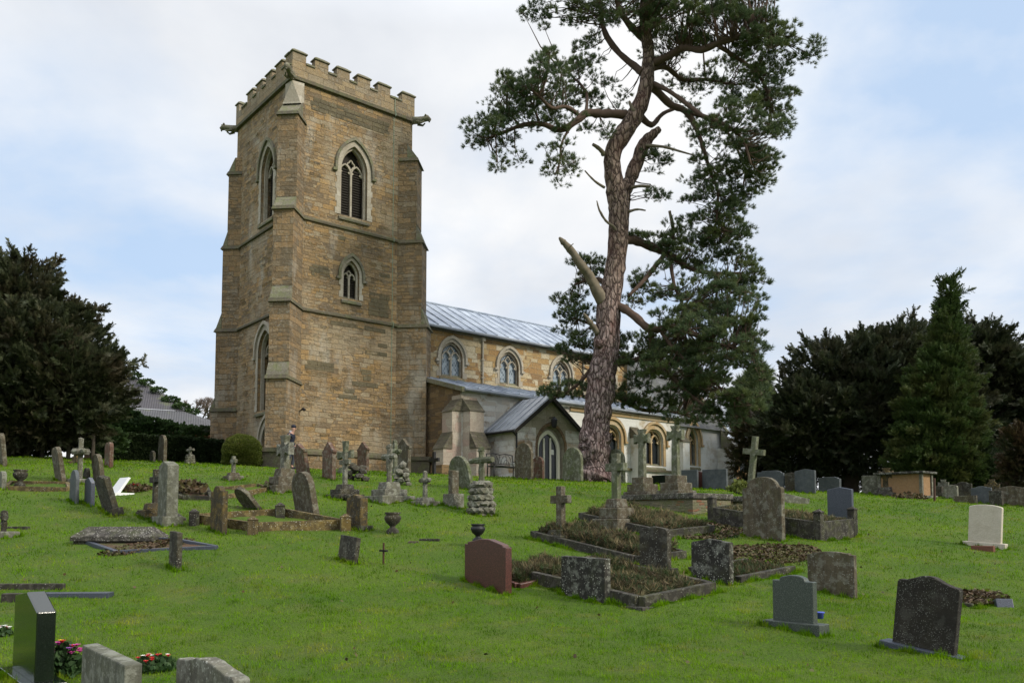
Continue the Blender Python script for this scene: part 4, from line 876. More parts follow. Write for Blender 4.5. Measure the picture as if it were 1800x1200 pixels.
def kerb(near,L,W_,mat,label,kh=.16,kt=.13,infill='soil',posts=None,sides='NSEW',postsz=(.2,.32),sunk=.0,level=None,name='grave_kerb',wedge=0,nograss=True,plinthh=0,cat='grave kerb'):
    """rectangular surround: near = south-west corner on the ground; L runs east, W_ runs north. local x=east,y=north"""
    p=ground(*near) if not isinstance(near,Vector) else near
    BASES.append((p+U*L/2+NN*W_/2,TH,L/2+kt*.6,W_/2+kt*.6))
    def g(a,b):
        q=p+U*a+NN*b; return (h(q.x,q.y) if level is None else level)-p.z
    e=empty(name,p,(0,0,TH)); tag(e,label,cat)
    def rail(a0,b0,a1,b1,kt):
        m=MB(); d=Vector((a1-a0,b1-b0,0)).normalized(); s=Vector((-d.y,d.x,0))*kt/2; P=[]
        z0,z1=g(a0,b0)+kh-sunk,g(a1,b1)+kh-sunk
        A,B=Vector((a0,b0,0)),Vector((a1,b1,0)); dn=kh+.3
        P=[A-s+Vector((0,0,z0-dn)),B-s+Vector((0,0,z1-dn)),B+s+Vector((0,0,z1-dn)),A+s+Vector((0,0,z0-dn)),A-s+Vector((0,0,z0)),B-s+Vector((0,0,z1)),B+s+Vector((0,0,z1)),A+s+Vector((0,0,z0))]
        m.add(P,[(0,3,2,1),(4,5,6,7),(0,1,5,4),(1,2,6,5),(2,3,7,6),(3,0,4,7)]); m.build('kerb_stone',M[mat],e,bevel=.012)
    k=kt/2
    if 'S' in sides: rail(0,0,L,0,kt)
    if 'N' in sides: rail(0,W_,L,W_,kt)
    if 'W' in sides: rail(0,k+.003,0,W_-k-.003,kt)
    if 'E' in sides: rail(L,k+.003,L,W_-k-.003,kt)
    if plinthh:
        m=MB(); o=kt; lo=min(g(0,0),g(L,0),g(0,W_),g(L,W_)); hi=g(0,0)+kh-plinthh
        m.box(-o,L+o,-o,W_+o,lo-.3,g(0,0)+.02 if level is None else kh-plinthh); m.build('plinth',M[mat],e,bevel=.015)
    if infill:
        m=MB(); n=7; vs=[]; q=random.Random(int(L*100))
        for j in range(n+1):
            for i in range(n+1):
                a=k+(L-kt)*i/n; b=k+(W_-kt)*j/n; vs.append((a,b,g(a,b)+kh*.35-sunk+q.uniform(-.02,.03)))
        m.add(vs,[(j*(n+1)+i,j*(n+1)+i+1,(j+1)*(n+1)+i+1,(j+1)*(n+1)+i) for j in range(n) for i in range(n)])
        m.build('infill',M[infill],e,smooth=True)
    if posts:
        for a,b in posts:
            a,b=a*L,b*W_; m=MB(); pw,ph=postsz[0]/2,postsz[1]; z=g(a,b)
            m.box(a-pw,a+pw,b-pw,b+pw,z-.2,z+ph); m.frus((a-pw*1.15,a+pw*1.15,b-pw*1.15,b+pw*1.15),(a-pw*1.15,a+pw*1.15,b-pw*1.15,b+pw*1.15),z+ph,z+ph+.03); m.frus((a-pw*1.15,a+pw*1.15,b-pw*1.15,b+pw*1.15),(a-.01,a+.01,b-.01,b+.01),z+ph+.03,z+ph+.09)
            m.build('corner_post',M[mat],e,bevel=.01)
    if nograss: HOLES.append((p.x-(U.x+NN.x)*.05,p.y-(U.y+NN.y)*.05,L+.1,W_+.1))
    return e
def onkerb(near,a,b):
    p=ground(*near); q=p+U*a+NN*b; return Vector((q.x,q.y,h(q.x,q.y)))
def urn(p,s,mat,label,bowl=True,cat='urn'):
    m=MB(); m.lathe([(.15*s,-.1),(.15*s,.05*s),(.11*s,.09*s),(.06*s,.13*s),(.07*s,.16*s),(.16*s,.24*s),(.20*s,.33*s),(.19*s,.39*s),(.15*s,.41*s),(.19*s,.45*s),(.19*s,.48*s),(.13*s,.48*s),(.12*s,.42*s)],(0,0,0),14)
    o=m.build('stone_urn',M[mat],None,p,smooth=True); tag(o,label,cat); return o
def leafpile(name,c,r,n,mat,label,cat,size=.06,hgt=.12,seed=1,kind=None,parent=None,flowers=()):
    """low mound of leaves (radius r) around world point c; flowers: list of (material, count)"""
    q=np.random.default_rng(seed); a=q.uniform(0,2*np.pi,n); rr=r*np.sqrt(q.uniform(0,1,n)); x=c[0]+rr*np.cos(a); y=c[1]+rr*np.sin(a)
    z=H(x,y)+hgt*q.uniform(0,1,n)*(1-(rr/r)**2*.8)+(c[2]-h(c[0],c[1]))
    tv,tf=tpl_leaf(); nz=q.normal(size=(n,3)); nz[:,2]=abs(nz[:,2])+.3
    e=empty(name,Vector(c)) if not parent else parent
    o=scatter('leaves',M[mat],tv,tf,np.stack([x,y,z],-1),nz,size*q.uniform(.6,1.3,n),parent=e,seed=seed)
    for k,(fm,cnt,fs) in enumerate(flowers):
        for i in range(cnt):
            a1=q.uniform(0,6.28); r1=r*math.sqrt(q.uniform(0,1))*.8; m=MB(); X=r1*math.cos(a1); Y=r1*math.sin(a1); Z=hgt*(1-(r1/r)**2*.6)+.02
            for j in range(6):
                b=j*math.pi/3; m.add([(X,Y,Z),(X+fs*math.cos(b-.5),Y+fs*math.sin(b-.5),Z+.018),(X+fs*1.25*math.cos(b),Y+fs*1.25*math.sin(b),Z+.022),(X+fs*math.cos(b+.5),Y+fs*math.sin(b+.5),Z+.018)],[(0,1,2,3)])
            m.blob((X,Y,Z+.01),fs*.5,1,.2,i)
            m.build('flower',M[fm],e)
    if label: tag(e,label,cat)
    if kind: e['kind']=kind
    return e
G='gravestones standing about the churchyard'
S_=stone
# --- foreground left
S_(56,1196,84,152,'peak','blackgranite','tall polished black headstone with slanting top at the bottom left corner',t=.17,w=1.15,base=(.06,.12,.1))
S_(190,1268,104,118,'flat','grey','low grey slab with sloping flat top at the bottom edge beside the black headstone',t=.13,wear=.006)
S_(368,1290,128,128,'ogee','pale','lichen-mottled pale headstone with wavy top, cut off by the bottom edge right of the wreath',t=.13,wear=.006)
leafpile('flower_pot_display',ground(112,1188),.20,420,'stems','dark leafy planting with magenta and purple flowers behind the black headstone','flowers',size=.07,hgt=.34,seed=3,flowers=(('magenta',7,.035),('purple',4,.03),('red',3,.03),('yellowf',2,.025)))
leafpile('flower_wreath',ground(272,1176),.25,620,'stems','round grave wreath with red and white flowers lying on the grass','wreath',size=.055,hgt=.13,seed=4,flowers=(('red',9,.024),('whitef',5,.02)))
leafpile('flower_bunch',ground(4,1118),.13,120,'stems','small bunch of white and red flowers at the left edge','flowers',size=.05,hgt=.10,seed=5,flowers=(('whitef',5,.028),('red',3,.026)))
# --- left kerb slabs in the foreground
def slabbox(p,L,W_,hh,mat,label,yaw=0,tilt=(0,0),name='kerb_slab',cat='kerb stone',bev=.012,group=None):
    m=MB(); m.box(-L/2,L/2,-W_/2,W_/2,-.15,hh); o=m.build(name,M[mat],None,p,(R(tilt[0]),R(tilt[1]),TH+yaw),bevel=bev); tag(o,label,cat,group); return o
slabbox(ground(50,1036),1.15,.10,.09,'kerb','dark mossy kerb rail at the left edge, behind the low slate slab',yaw=R(-38))
slabbox(ground(130,1047),1.15,.22,.05,'bluegranite','flat blue-grey slate slab lying in the grass above the black headstone',yaw=R(-35),tilt=(0,0))
slabbox(ground(26,1056),.34,.16,.12,'kerb','short dark kerb block at the left edge just above the black headstone',yaw=R(-38))
# --- ledger tomb and its neighbour kerb
def coped(px,py,L,W_,hh,mat,label,mat2):
    p=ground(px,py); e=empty('coped_ledger_tomb',p,(0,0,TH+R(-42))); m=MB()
    m.add([(0,0,hh*.45),(L,0,hh*.45),(L,W_,hh*.45),(0,W_,hh*.45),(.22,W_*.36,hh),(L-.22,W_*.36,hh),(L-.22,W_*.64,hh),(.22,W_*.64,hh),(0,0,hh*.2),(L,0,hh*.2),(L,W_,hh*.2),(0,W_,hh*.2)],[(0,1,5,4),(1,2,6,5),(2,3,7,6),(3,0,4,7),(4,5,6,7),(8,9,1,0),(9,10,2,1),(10,11,3,2),(11,8,0,3)])
    m.build('coped_lid',M[mat],e,bevel=.015); m=MB(); m.box(.05,L-.05,.05,W_-.05,-.5,hh*.205); m.build('tomb_base',M[mat2],e); tag(e,label,'tomb'); return e
coped(122,957,1.72,.75,.36,'ledger','coped ledger tomb crusted with lichen on the left lawn','dark')
def quadkerb(pts,mat,label,kh=.08,kt=.1,infill='soil'):
    """kerb with free corners given as ground points"""
    P=[ground(*q) for q in pts]; o=P[0]; e=empty('grave_kerb',o); tag(e,label,'grave kerb')
    for i in range(4):
        A,B=P[i]-o,P[(i+1)%4]-o; d=(B-A); d.z=0; d.normalize(); s=Vector((-d.y,d.x,0))*kt/2; A=A+d*kt*.55; B=B-d*kt*.55; up=Vector((0,0,kh)); m=MB()
        m.add([A-s-up*3,B-s-up*3,B+s-up*3,A+s-up*3,A-s+up,B-s+up,B+s+up,A+s+up],[(0,3,2,1),(4,5,6,7),(0,1,5,4),(1,2,6,5),(2,3,7,6),(3,0,4,7)]); m.build('kerb_stone',M[mat],e,bevel=.01)
    if infill:
        m=MB(); n=8; vs=[]; q=random.Random(3)
        for j in range(n+1):
            for i in range(n+1):
                u_,v_=i/n*.96+.02,j/n*.96+.02; X=P[0].lerp(P[1],u_).lerp(P[3].lerp(P[2],u_),v_); X.z=h(X.x,X.y); vs.append(X-o+Vector((0,0,.015+q.uniform(0,.03))))
        m.add(vs,[(j*(n+1)+i,j*(n+1)+i+1,(j+1)*(n+1)+i+1,(j+1)*(n+1)+i) for j in range(n) for i in range(n)]); m.build('infill',M[infill],e,smooth=True)
    HOLQ.append([(p.x,p.y) for p in P]); return e
HOLQ=[]
quadkerb([(205,974),(385,966),(300,951),(128,949)],'bluegranite','low slate-edged grave kerb filled with leaves in front of the coped tomb')
S_(308,998,34,64,'flat','dark','small narrow dark weathered stone with a flat top in front of the coped tomb',t=.10,w=.42,wear=.008)
# shouldered stone with yellow kerb
quadkerb([(448,934),(608,928),(498,908),(336,918)],'kerbyellow','ochre-lichened grave kerb with square corner posts around a shouldered stone',kh=.20,kt=.12,infill='turf')
for px,py,lab in ((341,924,'dark'),(444,938,'ochre'),(492,911,'mossy'),(607,932,'yellowed')):
    p=ground(px,py); m=MB(); m.box(-.11,.11,-.11,.11,-.2,.30); m.frus((-.13,.13,-.13,.13),(-.02,.02,-.02,.02),.30,.38)
    o=m.build('corner_post',M['kerbyellow' if lab in('ochre','yellowed') else 'kerb'],None,p,(0,0,TH+R(-20)),bevel=.012)
    k=[x for x in bpy.data.objects if x.name.startswith('grave_kerb') and x.get('label','').startswith('ochre')][0]; o.parent=k; o.location=p-k.location
S_(384,934,52,80,'shouldersq','yellow','upright dark stone streaked with orange lichen at the end of the ochre kerb',t=.12,w=.70,wear=.006)
S_(294,920,42,108,'gable','grey','tall thick grey-green monument stone with low gabled top on a pale base block',t=.26,w=.62,base=(.16,.08,.10,'grey'),name='monument_stone')
cross(272,908,26,84,'latin','dark','dark small-armed cross on mossy steps, half hidden beside the tall grey monument stone',steps=((.16,.32),(.16,.22)),th=.14,stepmat='yellow')
quadkerb([(262,913),(325,916),(300,901),(240,904)],'kerb','small low kerb around the cross steps left of the tall monument stone',kh=.07,infill='soil')
S_(196,900,50,66,'ogee','dark','dark carved headstone with scrolled side leaning left on a sloping base slab',t=.14,w=.85,tilt=(16,-4),base=(.06,.1,.06),wear=.012)
S_(130,882,21,56,'lancet','slate','pointed blue-grey slate stone, left of a pair',t=.09,w=.62)
S_(157,886,21,47,'peak','bluegranite','grey granite stone with slanting top, right of the slate one',t=.10,w=.62)
# white open book
p=ground(200,866); e=empty('book_memorial',p,(0,0,YAW+R(8)))
m=MB(); m.add([(-.28,-.02,0),(.28,-.02,0),(.28,.26,.42),(-.28,.26,.42),(-.28,.06,0),(.28,.06,0),(.28,.32,.40),(-.28,.32,.40)],[(0,1,2,3),(4,5,6,7),(0,1,5,4),(1,2,6,5),(2,3,7,6),(3,0,4,7)]); m.build('tablet',M['white'],e,bevel=.008); m=MB(); m.box(-.33,.33,-.1,.4,-.2,-.002); m.build('base',M['white'],e); tag(e,'small white marble tablet memorial tilted back on its base','memorial')
leafpile('flower_heap',ground(240,862),.42,350,'leaflitter','low heap of faded red flowers and leaves beside the white tablet','flowers',size=.09,hgt=.16,seed=8,flowers=(('red',5,.035),))
S_(107,846,22,58,'lancethigh','brown','pale-streaked pointed stone leaning left, left of the ringed cross',tilt=(9,-4),w=.75,t=.12)
S_(175,848,22,50,'lancet','brown','brown rounded stone leaning left behind the pair of grey slates',tilt=(7,-4),w=.75,t=.12)
S_(191,820,15,41,'lancethigh','pink','reddish pointed stone in front of the dark hedge',w=.62,t=.12)
S_(5,818,18,54,'lancethigh','brown','tall reddish pointed stone at the far left edge in front of the hedge',w=.8,t=.13,tilt=(6,-3))
cross(140,848,24,76,'knob','pale','slender knobbly lichened cross on a tapering shaft among the left-hand stones',steps=((.10,.3),),th=.16)
cross(133,815,20,24,'celtic','yellow','squat round-headed cross stone in front of the left hedge',steps=((.08,.25),),th=.14,arm=.6)
S_(152,842,10,20,'round','dark','tiny dark round-topped stone behind the slender lichened cross',w=.45,t=.1)
S_(4,858,14,30,'shoulder','grey','low grey stone at the left edge beside the long kerb',w=.5,t=.12)
quadkerb([(8,860),(122,862),(118,852),(20,850)],'kerbyellow','long low mossy kerb at the far left with a dark urn on it',kh=.09,infill='turf')
urn(ground(35,856)+Vector((0,0,.02)),.95,'dark','small dark lidded urn on the long left kerb')
cross(6,942,16,44,'rustic','dark','broken dark cross stump on the left edge of the lawn',steps=((.10,.26),),th=.13,stepmat='grey')
slabbox(ground(30,928),.5,.12,.04,'kerb','thin mossy kerb strip behind the broken cross at the left edge',yaw=R(-40))
S_(285,812,23,48,'round','brown','tall brown round-topped stone in front of the clipped hedge',w=.72,t=.13)
S_(268,812,13,20,'round','dark','small dark round stone left of the tall brown one by the hedge',w=.45,t=.1)
cross(334,812,16,30,'rustic','pale','small white cross on a rock cairn before the clipped hedge',steps=(),boulder=(.32,.24),th=.11)
cross(410,842,15,41,'latin','pale','small pale cross on a stepped base near the round bush',steps=((.10,.24),(.10,.16)),th=.12,stepmat='brown')
quadkerb([(318,878),(372,880),(360,856),(308,852)],'kerb','rubbly overgrown kerb behind the shouldered stone',kh=.12,infill='soil')
quadkerb([(390,876),(474,862),(452,856),(388,862)],'kerbyellow','mossy kerb behind the leaning slab',kh=.10,infill='turf')
leafpile('rubble_heap',ground(332,868)+Vector((0,0,.12)),.5,260,'leaflitter','heap of dead leaves and twigs on the rubbly kerb','leaf heap',size=.12,hgt=.22,seed=9)
leafpile('leaf_tuft',ground(470,862)+Vector((0,0,.05)),.14,90,'heather','brown dead plant tuft on the end of the mossy kerb','plant',size=.09,hgt=.2,seed=10)
S_(448,894,40,50,'round','brown','grey-brown slab leaning far over to the left on the middle lawn',w=.66,t=.11,tilt=(38,-6),sink=.05)
S_(541,907,40,78,'lancet','brown','large pointed gothic stone with pale lichened edge in the middle lawn',w=.95,t=.16,tilt=(9,-4))
slabbox(ground(518,905),.14,.12,.12,'pale','small pale rock at the foot of the large pointed stone',tilt=(10,15),name='rock',cat='rock')
cross(500,860,34,96,'flared','pale','tall heavy cross on three steps, the person walking behind it',steps=((.10,.48),(.26,.34),(.24,.24)),th=.22,stepmat='brown')
S_(534,836,30,58,'gothic','pink','pink gabled gothic stone leaning left, just right of the walking person',w=.70,t=.14,tilt=(9,-4))
S_(578,842,27,66,'gothic','pink','narrow pink gothic stone with a finial before the tower wall',w=.66,t=.14)
cross(607,832,32,58,'flared','green','mossy green cross behind the slim cross before the tower wall',steps=((.1,.3),(.12,.2)),th=.18)
cross(606,874,24,80,'latin','pale','slim pale cross on mossy steps on the middle lawn',steps=((.08,.40),(.14,.30),(.14,.2)),th=.13,stepmat='dark')
S_(638,828,26,52,'gothic','pink','red gothic gabled stone beside the slim middle-lawn cross',w=.74,t=.13)
p=ground(627,844); m=MB()
for i in range(10): a=i*2.4; m.blob((.26*math.cos(a)*(1-i*.05),.26*math.sin(a)*(1-i*.05),.04+.045*i),.15,1,.3,i,(1,1,.7))
o=m.build('rock_mound',M['dark'],None,p,(0,0,.3)); tag(o,'dark rockwork mound in front of the red gothic stone','rock mound')
S_(627,927,40,58,'shouldersq','yellow','squat thick brown stone streaked orange with a dark cap on a base slab',w=.66,t=.20,base=(.05,.14,.06,'kerb'))
p=ground(612,880); m=MB(); 
for i in range(4): m.blob((i*.09-.15,0,.1+.02*(i%2)),.08,1,.3,i+20)
o=m.build('rock_cluster',M['dark'],None,p); tag(o,'little cluster of dark rocks behind the squat orange-streaked stone','rocks')
cross(684,878,30,96,'rustic','pale','rugged cross on broad broken steps in front of the tower buttress',steps=((.10,.52),(.18,.36),(.20,.24)),th=.17,stepmat='pale')
p=ground(706,852); m=MB()
for i in range(12): a=i*2.4; m.blob((.22*math.cos(a)*(1-i*.06),.2*math.sin(a)*(1-i*.06),.03+.055*i),.13,1,.3,i+40,(1,1,.8))
o=m.build('rock_cairn',M['pale'],None,p); tag(o,'pale lichened rock cairn beside the rugged stepped cross','rock cairn')
S_(709,832,28,62,'gothic','brown','tall brown gothic-headed stone behind the pale rock cairn',w=.82,t=.14)
cross(694,838,24,62,'knob','green','knobbly green cross just left of the tall brown gothic stone',steps=((.1,.25),),th=.18)
cross(747,886,22,56,'knob','pale','small pale celtic-headed cross on a square base right of the rugged cross',steps=((.08,.30),(.10,.2)),th=.13)
p=ground(690,936); urn(p,.95,'dark','dark footed stone bowl urn alone on the grass'); 
m=MB(); m.lathe([(.0,.452),(.11,.455),(.11,.45),(.0,.445)],(0,0,0),12); o=m.build('water_in_bowl',M['white'],bpy.data.objects['stone_urn.001'])
e=empty('iron_cross',ground(674,992),(0,0,YAW)); m=MB(); m.box(-.018,.018,-.01,.01,-.1,.40); m.build('upright',M['rust'],e); m=MB(); m.box(-.13,.13,-.016,.016,.235,.27); m.build('crossbar',M['iron'],e); tag(e,'little plain metal grave cross stuck in the lawn','metal cross')
S_(611,986,48,44,'flat','dark','low dark slab stone leaning with a flat slanting top beside the little metal cross',w=.62,t=.10,tilt=(-6,3),wear=.008)
slabbox(ground(755,951),.45,.07,.05,'kerb','sunken brown kerb fragment in the lawn',yaw=R(-55))
slabbox(ground(727,953),.22,.10,.03,'brown','small flat stone beside the sunken kerb fragment',yaw=R(-40))
e=empty('metal_grave_cross',ground(763,832),(0,0,YAW)); m=MB(); m.xz([(-.09,0),(.09,0),(.07,.52),(.34,.52),(.34,.66),(.07,.66),(.07,.92),(-.07,.92),(-.07,.66),(-.34,.66),(-.34,.52),(-.07,.52)],-.05,.05); m.build('cross',M['iron'],e,bevel=.01); m=MB(); m.box(-.22,.22,-.15,.15,-.2,.05); m.build('base',M['iron'],e); tag(e,'black cross at the foot of the tower buttress','cross')
S_(814,858,42,58,'round','green','greenish round-topped stone leaning left behind the stone shaft on its pale block',w=.95,t=.13,tilt=(9,-6))
e=S_(797,890,12,62,'flat','brown','narrow stone shaft set on a pale square block',w=.2,t=.22,base=(.34,.15,.06,'pale'),name='shaft_on_block')
cross(846,903,48,116,'rustic','green','green rustic cross on a tall cairn of pale rocks in mid lawn',steps=(),boulder=(.70,.36),th=.17)
S_(921,842,34,64,'round','brown','round-topped brown-green stone left of the porch door',w=1.0,t=.14)
S_(946,834,18,40,'round','pink','small pink-brown stone just left of the porch door',w=.66,t=.12)
S_(1007,846,38,60,'round','green','broad green-streaked round-topped stone between porch door and pine trunk',w=1.0,t=.14)
S_(1082,846,40,60,'round','green','bright green round-topped stone right of the pine trunk',w=1.0,t=.13)
# --- central group
KA=(1128,1068)
kerb(KA,1.75,2.75,'kerb','large dark kerb overgrown with heather in the centre foreground, speckled stone at its end',kh=.17,kt=.14,plinthh=.12)
S_(1029,1052,108,72,'flat','darkspeck','broad low dark stone dotted with pale lichen rings at the end of the large kerb',w=.98,t=.14,wear=.008)
S_(1252,1020,98,72,'gable','darkspeck','broad mossy stone with yellow and white lichen spots at the right of the heather kerb',w=.80,t=.13,wear=.008)
S_(1152,1002,62,76,'rcorner','dark','dark round-shouldered stone in the middle of the overgrown kerbs',w=.66,t=.12,base=(.05,.12,.05))
KR=(908,1040)
S_(857,1032,98,84,'lowgable','redgranite','broad reddish-brown polished granite stone with stepped corners left of the heather kerb',w=1.12,t=.14)
kerb((912,1034),1.5,.95,'redgranite','narrow red granite kerb filled with heather behind the red granite stone',kh=.08,kt=.09)
urn(ground(840,962)+Vector((0,0,.12)),.75,'iron','dark glazed round vase on a rough block behind the red granite stone',cat='vase')
slabbox(ground(840,962),.3,.3,.12,'dark','rough dark block under the round dark vase',name='vase_block',cat='stone block')
KB=(1120,992)
kerb(KB,1.4,3.0,'kerb','mossy kerb of the bluish cross, thick with heather',kh=.16,kt=.13)
cross(986,952,40,98,'latin','brown','square-cut brown cross with a bluish crossbar on two steps in the heather',steps=((.14,.34),(.12,.22)),th=.17,stepmat='kerb')
KC=(1170,947)
kerb(KC,1.7,2.7,'kerb','long dark kerb around the tall green cross',kh=.20,kt=.16)
cross(1084,928,42,132,'latin','green','tall green-tinged cross on three square steps rising from a dark kerb',steps=((.22,.42),(.26,.30),(.22,.20)),th=.19,stepmat='brown')
kerb((1297,1023),1.7,1.0,'kerb','crumbling kerb running back from the mossy spotted stone',kh=.10,kt=.14,sides='SN')
# wall tombs with crosses
def tombwall(near,L,W_,hh,label,cope=.16):
    p=ground(*near); e=empty('brick_tomb_plinth',p,(0,0,TH)); tag(e,label,'tomb plinth')
    m=MB(); m.box(0,L,0,W_,-.6,hh-cope); m.build('brick_wall',M['brickwall'],e); m=MB(); m.box(-.06,L+.06,-.06,W_+.06,hh-cope+.002,hh); m.build('coping_slab',M['ledger'],e,bevel=.02); return e,p
e,p1=tombwall((1218,905),1.7,2.85,.60,'mossy brick plinth with heavy coping carrying the twin crosses')
for k,(px,lab) in enumerate(((1123,'left of the twin green stone crosses raised on the brick plinth'),(1186,'right of the twin green stone crosses raised on the brick plinth'))):
    dd=[.62,1.52][1-k] if False else (2.25 if k==0 else 1.0); q=p1+NN*dd+U*.55; q.z=p1.z+.60
    e=empty('cross_monument',q,(0,0,YAW)); z=0
    for sh,hw in ((.10,.40),(.22,.32),(.20,.22)):
        b=MB(); b.box(-hw,hw,-hw,hw,z,z+sh); b.build('step',M['brown'],e,bevel=.015); z+=sh+.001
    c=crossparts(1.42,.55,.18,'flared')
    for v in c.v: v.z+=z
    c.build('cross',M['green'],e,bevel=.012); tag(e,lab,'stone cross','twin crosses on the brick plinth')
e,p2=tombwall((1312,900),1.0,1.7,.45,'low ruined brick plinth right of the twin crosses')
cross(1318,868,42,102,'latin','green','tall lichened cross leaning right among ivy behind the shouldered stone',steps=((.2,.35),),th=.19,tilt=(0,8),stepmat='dark')
leafpile('ivy_clump',ground(1302,876)+Vector((0,0,.2)),.40,420,'bush','yellow-green ivy clump at the foot of the leaning cross','ivy',size=.10,hgt=.35,seed=12)
KD_=(1440,950)
kerb(KD_,1.5,2.9,'kerb','dark kerb raised on rubble around the large shouldered stone',kh=.42,kt=.15,posts=((0,0),(1,0),(0,1)),postsz=(.17,.62),infill='soil')
S_(1343,946,76,108,'shoulder','brown','large brown shouldered headstone with green streaks standing in the raised kerb',w=1.02,t=.14,wear=.006)
S_(1478,914,48,58,'gable','bluegranite','dark blue-grey granite headstone beside the raised kerb',w=.70,t=.11)
slabbox(ground(1398,884),.85,.10,.22,'grey','tilted grey slab edge behind the raised kerb',yaw=R(-30),tilt=(0,12))
# right foreground
S_(1398,1106,82,92,'granite','granite','dark grey granite headstone with curved shouldered top on a plinth',w=.60,t=.11,base=(.10,.12,.07))
S_(1463,1044,98,74,'step','brown','wide brown headstone with stepped curved top behind the grey granite one',w=.82,t=.10)
S_(1624,1146,120,132,'ogee','speck','tall near-black headstone speckled white leaning right in the right foreground',w=.72,t=.11,tilt=(0,7),base=(.05,.13,.07,'bluegranite'))
S_(1731,962,68,74,'segment','cream','clean cream stone with curved top and a brown trough at its foot',w=.70,t=.10,tilt=(0,4),base=(.12,.10,.04,'cream'))
p=ground(1728,967); m=MB(); m.box(-.23,.23,-.06,.06,-.05,.10); o=m.build('plant_trough',M['terracotta'],None,p,(0,0,YAW),bevel=.01); tag(o,'brown trough at the foot of the cream headstone','trough')
kerb((1716,1068),.95,.62,'kerb','sunken kerb filled with dead leaves behind the speckled dark stone',kh=.05,kt=.08,sides='NEW')
m=MB(); m.xz([(-.14,0),(.14,0),(.12,.04),(-.05,.13)],-.12,.12); o=m.build('stone_wedge',M['bluegranite'],None,ground(1762,1064),(0,R(-12),TH+R(40)),bevel=.008); tag(o,'fallen dark wedge-shaped stone beside the leaf-filled kerb','fallen stone')
m=MB(); m.lathe([(.05,0),(.055,.07),(.07,.08),(.07,.09),(.03,.09)],(0,0,0),12); o=m.build('flower_vase',M['blue'],None,ground(1441,1098)+Vector((0,0,.08)),smooth=True); tag(o,'small blue grave vase beside the grey granite headstone','vase')
# right back row
S_(1416,866,32,42,'gable','slate','tall blue-grey slate headstone in the back row before the dark trees',w=.82,t=.10)
S_(1355,862,50,35,'bar','slate','long low slate headstone partly behind the leaning cross',w=1.15,t=.10)
S_(1391,864,16,34,'rcorner','dark','small dark stone between the long low slate and the tall slate in the back row',w=.45,t=.12)
S_(1459,864,38,26,'bar','slate','low wide grey headstone with raised right part in the back row',w=.95,t=.16)
S_(1213,858,30,33,'flat','slate','plain grey slate stone left of the wide pale one behind the twin crosses',w=.75,t=.10)
S_(1230,858,12,30,'gable','redgranite','small dark red stone squeezed beside the wide pale slate',w=.42,t=.12)
S_(1257,860,44,36,'flat','slate','wide pale grey-green slate before the end of the church',w=1.1,t=.10)
S_(1163,850,36,16,'flat','blackgranite','low black stone with a white tag under the church window',w=.8,t=.3)
S_(1534,868,32,33,'flat','grey','upright grey-green rectangular stone left of the lichened cross-head stone',w=.85,t=.12)
cross(1559,872,28,50,'celtic','yellow','squat ornate ringed cross-head stone crusted with lichen beside the table tomb',steps=((.14,.40),(.22,.28)),th=.20,stepmat='ledger')
# table tomb
p=ground(1622,876); e=empty('chest_tomb',p,(0,0,TH)); L,W_=.95,1.75; hh=1.05
m=MB(); m.box(.06,L-.06,.06,W_-.06,.12,hh-.09); m.build('chest',M['tomb'],e)
for a in (0,L-.12):
    for b in (0,W_-.12): m=MB(); m.box(a,a+.12,b,b+.12,.1,hh-.088); m.build('corner_pier',M['pale'],e,bevel=.01)
m=MB(); m.box(-.12,L+.12,-.12,W_+.12,hh-.085,hh); m.build('lid',M['darkspeck'],e,bevel=.02); m=MB(); m.box(-.12,L+.12,-.12,W_+.12,-.4,.118); m.build('plinth',M['pale'],e,bevel=.02)
tag(e,'large stone chest tomb with thick dark lid and orange-brown panels','chest tomb')
leafpile('rubble_pile',ground(1600,876),.6,260,'leaflitter','heap of pale rubble and leaves at the foot of the chest tomb','rubble',size=.09,hgt=.22,seed=14)
m=MB(); m.box(-.03,.03,-.03,.03,-.2,.78); o=m.build('wooden_post',M['rust'],None,ground(1643,881),(0,R(2),TH),bevel=.006); tag(o,'thin reddish wooden post standing right of the chest tomb','post')
cross(1659,868,16,32,'celtic','grey','ring-headed stone cross just right of the wooden post',steps=((.2,.3),),th=.13,arm=.42)
S_(1646,866,14,20,'flat','dark','dark block stone behind the wooden post',w=.5,t=.2)
S_(1672,876,22,24,'rcorner','pale','pale broken-topped stone beside the ring-headed cross',w=.5,t=.14)
S_(1693,873,28,29,'shouldersq','dark','dark round-headed stone in the far right row',w=.70,t=.11)
slabbox(ground(1697,883),.75,.12,.24,'brown','low brown kerb block in front of the dark round-headed stone',yaw=R(-90))
S_(1726,884,26,30,'ogee','slate','small blue slate stone in the far right row',w=.66,t=.10)
cross(1745,878,22,36,'celtic','yellow','openwork wheel-headed stone cross behind the blue slate stone at the right',steps=((.1,.28),),th=.13,arm=.55)
S_(1778,888,42,34,'ogee','brown','wide brown headstone at the right edge of the back row',w=1.0,t=.11)
S_(1763,870,26,16,'round','green','green rounded stone top behind the wide brown headstone at the right edge',w=.6,t=.12)
S_(1752,888,14,26,'flat','dark','dark block left of the wide brown headstone in the back row',w=.4,t=.2)

